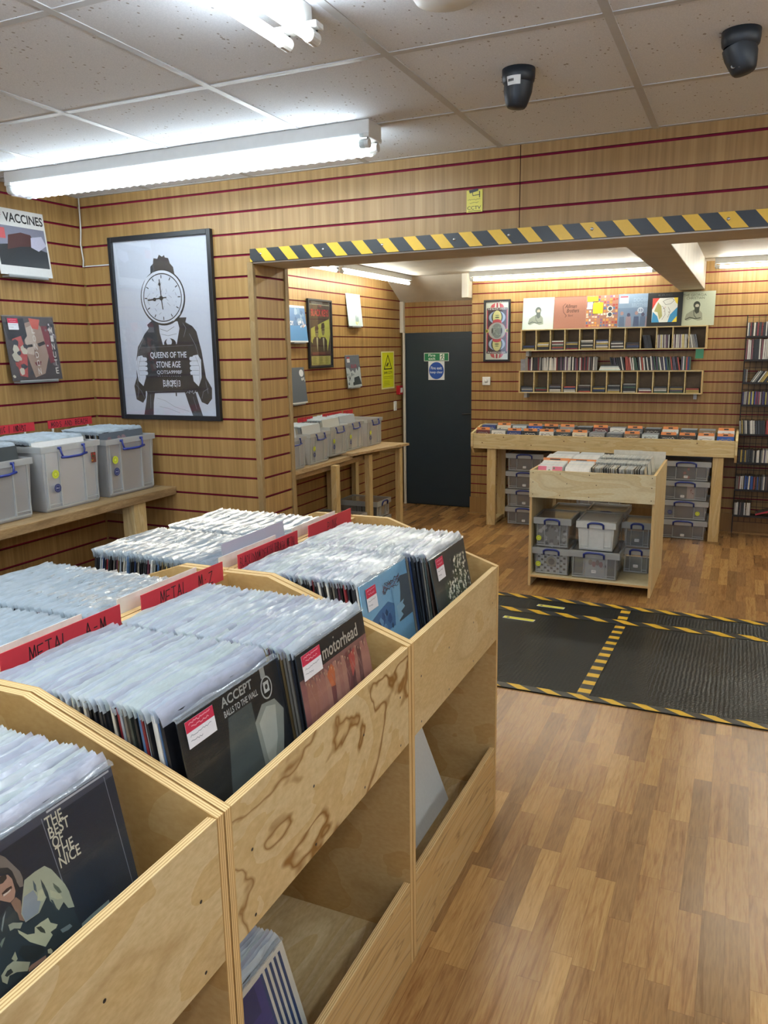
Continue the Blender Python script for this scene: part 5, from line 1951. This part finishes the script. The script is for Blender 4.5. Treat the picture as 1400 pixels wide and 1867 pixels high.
# ---- record covers standing on the upper unit
covs = []
for idx, (x, ww) in enumerate(((-1.920, 0), (-1.605, 0), (-1.292, 0), (-.985, 0), (-.715, 0), (-.435, 0))):
    lab = ('white record cover with a bearded man sketch above the first shelf holes', 'rust brown record cover with black script lettering', 'busy orange grid patterned record cover with yellow stickers',
           'blue group photo record cover numbered 33 above the shelf', 'black bordered record cover with a bright abstract painting', 'sage green record cover with a bearded man sketch by the beam')[idx]
    if idx in (0, 5):
        a = Art(LPS, LPS, .003, hx('C4D6D4') if idx == 0 else hx('B0B8A4'))
        ik = '5C6666' if idx == 0 else '33382F'
        a.text('THE GEORGIA', .25 if idx == 0 else .1, .13 if idx == 0 else .07, .75, .19 if idx == 0 else .14, '8CA0A0' if idx == 0 else '50564A')
        a.text('CHRISTIAN', .3 if idx == 0 else .2, .20 if idx == 0 else .16, .7, .25 if idx == 0 else .23, '9CB0B0' if idx == 0 else '50564A')
        a.poly([(.18, .80), (.22, .66), (.34, .58), (.42, .54), (.58, .55), (.66, .64), (.68, .84), (.55, .86), (.40, .80), (.24, .86)], '8E9890' if idx == 0 else '8C9080')
        a.ell(.50, .40, .095, .11, ik, 20)
        a.ell(.51, .42, .055, .05, 'B0AC9C', 16)
        a.poly([(.44, .46), (.58, .46), (.57, .62), (.50, .66), (.44, .58)], ik)
        a.line([(.20, .82), (.32, .76), (.48, .80), (.62, .78)], .008, ik)
        a.line([(.42, .55), (.44, .70), (.52, .80)], .005, ik)
    elif idx == 1:
        a = Art(LPS, LPS, .003, hx('94685A'))
        a.rect(0, 0, 1, .02, '7C4C40')
        a.text('Allman', .34, .24, .70, .36, '38261E', .01, .2)
        a.text('Brothers', .40, .38, .78, .50, '38261E', .01, .2)
        a.line([(.36, .22), (.28, .30), (.30, .48), (.40, .60), (.36, .64)], .004, '38261E')
        a.text('Band', .46, .56, .60, .62, '38261E')
    elif idx == 2:
        a = Art(LPS, LPS, .003, hx('A07464'))
        r2 = random.Random(8)
        for i in range(11):
            for j in range(11):
                if r2.random() < .8:
                    a.rect(.02 + .088 * i, .02 + .088 * j, .02 + .088 * i + r2.uniform(.04, .075), .02 + .088 * j + r2.uniform(.04, .07), r2.choice(['D8C8B8', 'A0403C', 'E0D8D0', '7C5C8C', '4C6C98', 'D09048', 'C8A060']))
        for v in (.42, .60):
            a.ell(.74, v, .085, .085, 'D8D8D0', 18)
            a.ell(.74, v, .06, .06, '3C4450', 16)
        a.rect(.03, .03, .36, .18, 'E4D830')
        a.rect(.22, .22, .52, .56, 'E4D830')
        a.rect(.04, .2, .2, .42, 'D0DCD8')
        a.scribble(.06, .06, .33, .14, 'A89820', 10, .002)
        a.scribble(.25, .28, .5, .34, 'A89820', 10, .002, 3)
        a.scribble(.25, .42, .5, .48, 'A89820', 10, .002, 4)
    elif idx == 3:
        a = Art(LPS, LPS, .003, hx('7C94B4'))
        a.rect(0, .0, 1, .42, '90A8C4')
        a.text('DOOBIE', .45, .12, .9, .24, 'A4BCD4', .02)
        a.text('BROTHERS', .40, .28, .95, .40, 'A4BCD4', .02)
        a.rect(.03, .05, .3, .28, 'D4DCE8')
        a.rect(.05, .06, .28, .1, 'C04058')
        for k, u in enumerate((.12, .32, .55, .74, .9)):
            a.ell(u, .58 + .05 * (k % 2), .05, .06, ('B09090', '50506C')[k % 2], 14)
            a.poly([(u - .09, .98), (u - .07, .68), (u + .07, .68), (u + .09, .98)], ('5C7090', 'A08C98', '48587C')[k % 3])
        a.ell(.66, .50, .09, .09, 'D0DCE8', 18)
        a.text('33', .60, .46, .72, .54, '50608C', .02)
    else:
        a = Art(LPS, LPS, .003, hx('1A1E22'))
        a.rect(.14, .16, .86, .88, 'E0E4E0')
        a.poly([(.14, .5), (.24, .3), (.34, .16), (.14, .16)], 'C84840')
        a.poly([(.14, .88), (.16, .56), (.30, .70), (.36, .88)], '3C8CC0')
        a.poly([(.20, .55), (.30, .28), (.40, .40), (.44, .70), (.36, .80), (.30, .58)], 'A8A870')
        a.poly([(.60, .88), (.66, .66), (.86, .44), (.86, .74), (.76, .88)], '3C8CC0')
        a.poly([(.74, .16), (.86, .16), (.86, .36), (.80, .30)], 'E8D048')
        a.poly([(.72, .88), (.86, .70), (.86, .88)], 'E8D048')
        a.line([(.44, .26), (.52, .36), (.66, .34), (.76, .24), (.70, .18), (.56, .20), (.44, .26)], .003, '40464C')
        a.line([(.42, .40), (.5, .48), (.52, .66), (.44, .80)], .003, '40464C')
        a.line([(.60, .44), (.66, .56), (.60, .74)], .003, '40464C')
        a.blobs(.46, .42, .66, .62, ['B04038', '50342C'], 4, .012, .02, 4)
        a.text('ERIC', .3, .05, .7, .10, '4C5058')
    t = cover(lab, a, (x, B - .075 - (.012 if idx == 4 else 0), 1.8435), (-.14, 0 if idx < 5 else .0, (.02 if idx == 3 else 0)), idx in (3,), None)

# ---- long CD table
tb = thing('cd_table', 'long pine table filled with CDs below the wall shelves', 'table', (-1.235, 7.624, FZ))
TX = 1.215
z0 = .673 - FZ
z1 = .822 - FZ
mb = MB()
mb.box((-TX, 0, z0), (TX, .02, z1), 0, None, 'y', 1)
for xx, zz in ((-.9, .12), (-.62, .05), (-.30, .10), (.5, .03), (.9, .12), (-1.12, .06), (.2, .02), (-.1, .1)):
    mb.lathe([(.006, 0), (0, .0004)], 8, 2, Matrix.Translation((xx, -.0004, z0 + zz)) @ Matrix.Rotation(math.pi / 2, 4, 'X'))
mb.build('front_board', [PINE_X, EDGE['y'], plain('knot_brown', hx('6A4A2C'), .6)], tb, bevel=.002)
mb = MB()
mb.box((-TX, .02, z0 + .02), (TX, B - 7.63, z0 + .038), 0)
mb.build('tray_base', [PLY_TOP], tb)
for s in (-1, 1):
    mb = MB()
    a_, b_ = sorted((s * TX, s * (TX + .022)))
    mb.prism([(-.012, z0 + .02), (-.012, z1 + .005), (.30, z1 + .06), (B - 7.63, z1 + .06), (B - 7.63, z0 - .10), (.05, z0 - .05)], 'x', a_, b_, 0, 0)
    mb.build('end_board', [PINE_X], tb, bevel=.002)
mb = MB()
mb.box((-TX, B - 7.65, z0 + .04), (TX, B - 7.632, z1 + .03), 0)
mb.build('back_board', [PINE_X], tb)
for x in (-1.03, 1.085):
    for y in (.022, .40):
        mb = MB()
        mb.box((x - .045, y, 0), (x + .045, y + .045, z0 + .019), 0)
        mb.build('leg', [PINE_Z], tb, bevel=.003)
    mb = MB()
    mb.box((x - .035, .067, .003), (x + .03, .40, .045), 0)
    mb.build('foot_rail', [PINE_X], tb, bevel=.003)
# CDs in the tray: 15 columns, two tiers; the front one of each, orange cards, the rest as one mass
cdstuff = MB()
frontc = ['5A2028', 'D8D8D4', '2A3C78', '1C1C20', 'D4D4D0', '3A4448', 'D8CEB8', '8C8C8C', '5C6064', '7A6A58', 'B8C4C8', '1E2022', '2A2420', 'D8D8D8', '2050A0']
hasor = [1, 0, 1, 1, 1, 1, 1, 0, 0, 1, 0, 1, 1, 1, 1]
hasor2 = [0, 1, 0, 1, 1, 1, 0, 1, 0, 1, 0, 1, 0, 0, 1]
for k in range(15):
    xc = -2.365 + .1615 * k
    for tier, (yy, zb) in enumerate(((7.655, .733), (7.86, .765))):
        ln = -.22
        col = frontc[k] if tier == 0 else frontc[(k * 4 + 2) % 15]
        a = Art(.142, .125, .008, hx(col))
        if k % 3 == 1:
            a.ell(.2, .3, .08, .08, '6A6E74', 14)
        a.scribble(.15, .15, .85, .28, 'B8B4AC' if k % 2 else '8A8680', 9, .006, k)
        t = a.build('cd_case', None, (xc, yy, zb), (ln, 0, 0))
        tag(t, 'CD case facing forward at the head of a ' + ('front' if tier == 0 else 'rear') + ' column in the long table', 'cd', 'CD fronts in the ' + ('front' if tier == 0 else 'rear') + ' tier of the long table')
        ncd += 1
        for i in range(1, 14 if tier == 0 else 15):
            M = Matrix.Translation((xc, yy + .0115 * i, zb)) @ Matrix.Rotation(ln, 4, 'X')
            cdstuff.box((-.071, 0, 0), (.071, .0102, .125), 0, hx(r_.choice(['8C9094', '5C6064', 'A8ACB0', '3C4044', 'C0C4C8'])), M=M)
        if (hasor if tier == 0 else hasor2)[k]:
            mb = MB()
            mb.box((-.067, 0, 0), (.067, .0012, .150), 0)
            mb.box((-.02, -.0005, .130), (.02, 0, .142), 1)
            o = mb.build('divider_card', [ORANGE, plain('ink', hx('5A2A14'), .6)] if k == 0 and tier == 0 else [ORANGE, BLACK], None, (xc, yy + .0075, zb + .001), (ln, 0, 0))
            tag(o, 'orange divider card behind the ' + ('first' if tier == 0 else 'rear tier') + ' CD of its column', 'divider', 'orange dividers in the ' + ('front' if tier == 0 else 'rear') + ' tier')

# ================================================================== STACKS UNDER THE TABLE
def stack(x, y, w, d, n, h, words_, lids=True, st=None, seed=1):
    for i in range(n):
        z = FZ + i * (h + .024)
        storage_box(words_[i], (x, y, z), 0, w, d, h, True, False, st[i] if st else ((.0, .035, 'tag'),))
        r = random.Random(seed + i)
        a = Art(w * .40, h - .02, .003, hx(r.choice(['5A5E60', '4C5256', '666A6A'])))
        if seed == 20 and i == 3:
            a.blobs(.35, .2, .65, .8, ['B05850'], 4, .08, .14, 3)
        if seed == 20 and i == 2:
            a.rect(.6, 0, 1, 1, 'C8B4AC')
            a.blobs(.8, .3, .95, .6, ['7A2C34'], 4, .04, .06, 4)
        t = thing('boxed_cover', ('cover', 'sleeve')[i % 2] + ' inside the ' + words_[i], 'record', (x, y + .028, z + .004))
        a.build('card', t)
        for k in range(10):
            M = Matrix.Translation((x, y + .045 + .022 * k, z + .005))
            stuff.box((-w * .42, 0, 0), (w * .42, .012, h - .035), 0, hx(r.choice(['50565A', '6A7074', '3C4246', '8A9094'])), M=M)


H4 = .160
stack(-1.945, 7.74, .36, .34, 4, H4, ['bottom clear box of the stack beside the table leg near the door', 'second clear box up in the stack near the door', 'third clear box up in the stack near the door', 'top clear box of the stack near the door'], seed=10)
stack(-.415, 7.66, .40, .38, 4, H4, ['bottom clear box of the stack by the far table leg', 'second clear box up in the far table stack', 'third clear box with a yellow sticker in the far table stack', 'top clear box of the far table stack'], st=[((.0, .03, 'tag'),), ((.12, .05, 'y'), (-.12, .05, 'n')), ((-.02, .03, 'tag'),), ((-.0, .03, 'tag'),)], seed=20)
stack(-1.20, 7.72, .44, .36, 4, H4, ['bottom clear box of the stack hidden behind the cart', 'second clear box of the stack behind the cart', 'third clear box of the stack behind the cart', 'top clear box of the stack behind the cart'], seed=30)

# ================================================================== CART OF SINGLES
cx0, cx1, cy0, cy1, cz = -1.391, -.500, 5.712, 6.565, .780
ct = thing('singles_cart', 'pine plywood cart of seven-inch singles standing behind the ramp', 'display cart', ((cx0 + cx1) / 2, cy0, FZ))
hw = (cx1 - cx0) / 2
hh = cz - FZ
dd = cy1 - cy0
CP = ply_mat('pale_plywood_long', (1.7, 1.7, 7), seed=14, freq=5, lines=.5, light='E6DCBC', base2='DACEA8', dark='B8A070')
CPS = ply_mat('pale_plywood_side', (5, 5, 1.4), seed=16, freq=5, lines=.4, light='E2D8B8', base2='D6CAA4', dark='B09868')
for s in (-1, 1):
    a_, b_ = sorted((s * hw, s * (hw - .018)))
    mb = MB()
    mb.box((a_, 0, 0), (b_, dd, hh), 0, None, 'x', 1)
    mb.build('side_panel', [CPS, EDGE['x']], ct, bevel=.001)
mb = MB()
mb.box((-hw + .0, -.018, hh - .205), (hw - .0, -.0005, hh + .0), 0, None, 'y', 1)
for xx in (-.42, -.22, -.01, .42):
    for zz in (.185, .115, .025):
        mb.lathe([(.0038, 0), (0, .0003)], 8, 2, Matrix.Translation((xx + .05 * ((zz * 100) % 2 - .5) * (abs(xx) < .4), -.0184, hh - .205 + zz)) @ Matrix.Rotation(math.pi / 2, 4, 'X'))
mb.build('front_board', [CP, EDGE['y'], plain('nail_hole_brown', hx('4A3420'), .7)], ct, bevel=.001)
mb = MB()
mb.box((-hw + .018, dd - .018, hh - .2), (hw - .018, dd, hh), 0)
mb.build('back_board', [CP], ct)
mb = MB()
mb.box((-hw + .018, 0, hh - .166), (hw - .018, dd - .018, hh - .151), 0)
mb.build('tray_base', [CP], ct)
mb = MB()
mb.box((-hw + .018, 0.001, .070), (hw - .018, dd - .01, .088), 0, None, 'z', 1)
mb.build('bottom_shelf', [CP, EDGE['z']], ct, bevel=.001)
SHZ = FZ + .088
# singles
mb = MB()
mb.box((-.09, -.0006, 0), (.09, .0012, .182), 0)
SINGLE = mb.mesh('single', [PAPER])
WH = [pm(c) for c in ('E6E8E6', 'DCE0E0', 'E8E6DE', 'D6DADC', 'EEEEEC')]
r_ = random.Random(5)
TZ = FZ + hh - .148
for (xc, y0, n, lab, grp) in ((-1.262, cy0 + .02, 44, 'white-sleeved single in the cart column with a pink front one', 'singles in the first cart column'), (-1.060, cy0 + .02, 44, 'white-sleeved single in the second cart column', 'singles in the second cart column')):
    for i in range(n):
        o = linkobj('vinyl_single', SINGLE, None, (xc + r_.uniform(-.003, .003), y0 + .0085 * i + (.02 if i > 22 else 0), TZ + r_.uniform(0, .004) + .0009 * i), (-.45 + r_.uniform(-.05, .05), 0, r_.uniform(-.02, .02)), [r_.choice(WH)])
        tag(o, lab, 'record', grp)
a = Art(.18, .18, .002, hx('D6708C'))
a.rect(.35, 0, .6, 1, 'E4DCE0')
a.blobs(.4, .05, .7, .3, ['5C8870', '3C3C40'], 5, .05, .09, 3)
tag(a.build('vinyl_single', None, (-1.262, cy0 + .014, TZ), (-.40, 0, 0)), 'pink patterned single heading the first cart column', 'record')
for (xc, yy, wd) in ((-1.262, cy0 + .215, .20), (-1.060, cy0 + .20, .20)):
    mb = MB()
    mb.box((-wd / 2, 0, 0), (wd / 2, .0015, .215), 0)
    mb.box((-.05, -.0006, .198), (.03, 0, .208), 1)
    tag(mb.build('divider_card', [ORANGE, BLACK], None, (xc, yy, TZ + .004), (-.42, 0, 0)), 'orange divider card in the ' + ('first' if xc < -1.2 else 'second') + ' cart column', 'divider')
for row, (y0, zo) in enumerate(((cy0 + .012, 0), (cy0 + .24, .01), (cy0 + .46, .02))):
    n = 46
    for i in range(n):
        x = -.935 + .0082 * i
        if row == 0:
            o = linkobj('vinyl_single', SINGLE, None, (x, y0 + .092, TZ + zo + r_.uniform(0, .004) - .002), (-.12, 0, math.pi / 2 + r_.uniform(-.03, .03)), [pm(r_.choice(['DCE0E0', '5A5248', '3A3630', '8A8070', 'C8C0AC', 'E6E8E6'])) if i % 2 else r_.choice(WH)])
            tag(o, 'edge-on white single packed against the cart front board', 'record', 'edge-on singles in the cart')
        else:
            M = Matrix.Translation((x, y0 + .092, TZ + zo)) @ Matrix.Rotation(math.pi / 2 + r_.uniform(-.04, .04), 4, 'Z') @ Matrix.Rotation(-.12, 4, 'X')
            stuff.box((-.09, -.0006, 0), (.09, .0012, .182), 0, hx(r_.choice(['E6E8E6', 'DCE0E0', 'D0D4D4'])), M=M)
for (xc, yy) in ((-1.262, cy0 + .50), (-1.062, cy0 + .50)):
    for i in range(20):
        M = Matrix.Translation((xc, yy + .012 * i - .02, TZ + .02)) @ Matrix.Rotation(-.3, 4, 'X')
        stuff.box((-.09, -.0006, 0), (.09, .0012, .182), 0, hx(r_.choice(['E6E8E6', 'DCE0E0', 'D0D4D4'])), M=M)
for i, (x, y) in enumerate(((-.80, cy1 - .05), (-.62, cy1 - .07))):
    mb = MB()
    mb.box((-.11, 0, 0), (.11, .0015, .215), 0)
    tag(mb.build('white_card', [WHITECARD], None, (x, y, TZ), (-.1, 0, 0)), ('tall blank white card at the back of the cart', 'lower blank white card near the cart side')[i], 'card')

# boxes on the cart shelf
WHITEBOX = [plain('white_box_insert', hx('DADEDC'), .35, 0, .03), plain('white_box_lid', hx('D4D8D6'), .35, 0, .03)]
storage_box('lower clear box with a checked panel on the cart shelf', (-1.225, cy0 + .045, SHZ), 0, .27, .34, .185, True, False, ((-.10, .06, 'y'),))
storage_box('upper clear box with a monochrome photo on the cart shelf', (-1.225, cy0 + .045, SHZ + .212), 0, .26, .33, .205, True, False, ((-.10, .05, 'y'),))
storage_box('wide clear box holding a faces picture on the cart shelf', (-.908, cy0 + .035, SHZ), 0, .345, .42, .19, True, False, ((-.0, .05, 'tag'),))
storage_box('white lidded box standing on the wide clear box', (-.905, cy0 + .045, SHZ + .218), 0, .262, .36, .195, True, False, (), None, None, WHITEBOX)
storage_box('lower smoky box at the cart side panel', (-.642, cy0 + .30, SHZ), 0, .200, .25, .175, True, False, ((-.0, .05, 'tag'),))
storage_box('upper smoky box at the cart side panel', (-.642, cy0 + .30, SHZ + .200), 0, .200, .25, .175, True, False, ((-.0, .05, 'tag'),))
storage_box('clear box with a rounded lid at the rear of the cart shelf', (-1.19, cy0 + .45, SHZ), 0, .27, .30, .40, True, False)
storage_box('clear lidded box behind the white box in the cart', (-.90, cy0 + .49, SHZ), 0, .28, .30, .41, True, False)


def insert(label, w, h, x, y, z, fn):
    a = Art(w, h, .003, hx('C8CACA'))
    fn(a)
    tag(a.build('picture_card', None, (x, y, z)), label, 'card')


def f1(a):
    for i in range(9):
        for j in range(7):
            if (i + j) % 2:
                a.rect(.02 + .107 * i, .02 + .137 * j, .10 + .107 * i, .12 + .137 * j, '50524C')
    a.ell(.48, .42, .18, .26, 'A8A490', 22)
    a.ell(.48, .42, .11, .16, '57524A', 18)


def f2(a):
    a.rect(0, 0, 1, 1, '908C88')
    a.blobs(.05, .05, .95, .95, ['46403C', 'C8C4C0', '6C6460', 'DCD8D4'], 26, .05, .12, 6)


def f3(a):
    for k in range(4):
        a.ell(.28 + .15 * k, .25 + .08 * (k % 2), .085, .14, 'A06C6C' if k % 2 else '8C7470', 16)
    a.ell(.9, .4, .05, .08, '4A4C54', 12)


insert('checked black and white picture inside the lower cart box', .225, .155, -1.225, cy0 + .066, SHZ + .008, f1)
insert('monochrome photo inside the upper cart box', .215, .17, -1.225, cy0 + .066, SHZ + .222, f2)
insert('white card with reddish faces inside the wide cart box', .17, .155, -.90, cy0 + .056, SHZ + .008, f3)
mb = MB()
mb.lathe([(.040, 0), (0, .0004)], 24, 0, Matrix.Translation((-.905, cy0 + .0525, SHZ + .218 + .125)) @ Matrix.Rotation(math.pi / 2, 4, 'X'))
tag(mb.build('round_label', [plain('grey_disc', hx('A4A8A4'), .5)], None), 'round grey label on the front of the white cart box', 'label')
for k in range(26):
    stuff.box((-.908 - .15, cy0 + .075 + .012 * k, SHZ + .006), (-.908 + .15, cy0 + .081 + .012 * k, SHZ + .160), 0, hx(random.Random(k).choice(['8A8C88', '6A6C6A', 'A4A6A0'])))
for (xx, zz) in ((-.632, 0), (-.632, .2)):
    a = Art(.17, .12, .003, hx('585A58'))
    tag(a.build('picture_card', None, (xx, cy0 + .322, SHZ + zz + .006)), 'dull grey card inside the %s smoky cart box' % ('upper' if zz else 'lower'), 'card')

# ================================================================== WIRE RACK
RX0, RX1 = .003, .80
rk = thing('wire_rack', 'dark wire grid rack with CD shelves at the picture edge', 'rack', (RX0, B - .03, FZ))
mb = MB()
w = RX1 - RX0
top = 1.925 - FZ
for i in range(int(w / .05) + 1):
    mb.box((.05 * i - .0018, -.0018, .12), (.05 * i + .0018, .0018, top), 0)
for j in range(int((top - .12) / .05) + 1):
    mb.box((0, -.0055, .12 + .05 * j - .0018), (w, -.0019, .12 + .05 * j + .0018), 0)
mb.box((-.004, -.004, .0), (.004, .004, top), 0)
mb.build('grid_panel', [STEEL], rk)
SHELV = [1.727, 1.522, 1.320, 1.120, .853, .592, .340, .096]
RH = [1.03, 1.5, 1.0, 1.0, 1.05, .98, 1.05, 1.0]
r_ = random.Random(99)
for j, (z, hh_) in enumerate(zip(SHELV, RH)):
    mb = MB()
    yf = 7.90 - (B - .03)
    mb.box((0, yf, z - FZ - .006), (w, -.008, z - FZ - .003), 0)
    mb.box((0, yf - .003, z - FZ - .008), (w, yf, z - FZ + .010), 0)
    mb.build('shelf', [STEEL], rk)
    x = RX0 + .012
    slant = j == 2
    nm = ('first', 'second', 'third', 'fourth', 'fifth', 'sixth', 'seventh', 'lowest')[j]
    while x < RX0 + .215:
        sc = (1.35, .98, hh_ * r_.uniform(.95, 1.04)) if j == 1 else (r_.choice([1, 1, 1.5]), 1, hh_ * r_.uniform(.96, 1.03))
        ln = (.0 if x < RX0 + .04 else .55) if slant else (-.08 if j in (4,) else r_.uniform(-.02, .02))
        if j == 7 and x > RX0 + .15:
            break
        pal = {0: ['7A2A30', 'D8D8D2', 'E0DED4', '303438', '24262A', '3E5A68'], 1: ['D8D8D2', '1A1B1E', 'C8C8C4', '7A4A50', '50342C', '24262A'], 3: ['7A2A44', '8C8C88', 'B8B8B0', '2A2C5A', '3A4A8A', 'B0A860', '4A3A54'], 6: ['8A6A30', '6A6860', '4A4444', 'C8C8C4', '7A3A34', '2A4A8A', '2A4A8A', '3C3834'], 7: ['B8B8B8', '6A5A5C', '24262A', 'D8D8D2', '8C8C88']}.get(j, ['1A1B1E', '303438', '8C8C88', 'C8C8C4', '24262A', '4A4E58', 'D8D8D2', 'B09A50'])
        cd('CD upright on the %s shelf of the wire rack' % nm, 'CDs on the %s shelf of the wire rack' % nm, (x + (.02 if ln > .1 else 0), 7.915, z + .001), (0, ln, 0), r_.choice(pal), sc)
        x += CDT * sc[0] * (1.12 if ln < .1 else 1.5)
    if j == 7:
        cd('red CD toppled over on the lowest shelf of the wire rack', None, (RX0 + .19, 7.915, z + .018), (0, 1.25, 0), 'A8283C', (1.6, 1, 1.3))
    while x < RX1 - .02 and j != 7:
        M = Matrix.Translation((x, 7.915, z + .001))
        cdstuff.box((-.005, 0, 0), (.005, .142, .125 * hh_), 0, hx(r_.choice(CDPAL)), M=M)
        x += .0115
mb = MB()
mb.box((.0, 0, 0), (.16, .12, .05), 0)
mb.box((-.01, -.01, .05), (.17, .13, .062), 0)
tag(mb.build('black_case', [BLACK], None, (RX0 + .20, 7.93, 1.927)), 'small black case on top of the wire rack', 'case')
for s in ((RX0 + .19, 7.92), (RX0 + .39, 7.92)):
    pass

# ---- the two masses
o = stuff.build('record_mass', [PRINT, SLEEVE_TOP], None, smooth=False)
o.data.polygons.foreach_set('use_smooth', [m == 1 for m in stuff.m])
tag(o, 'more sleeved records filling the wall side bins and the clear boxes', 'records', None, 'stuff')
o = cdstuff.build('cd_mass', [PRINT_GLOSS], None)
tag(o, 'more CDs packed behind the front ones in the long table', 'cds', None, 'stuff')
print('CDS', ncd, 'OBJS', len(C.objects))
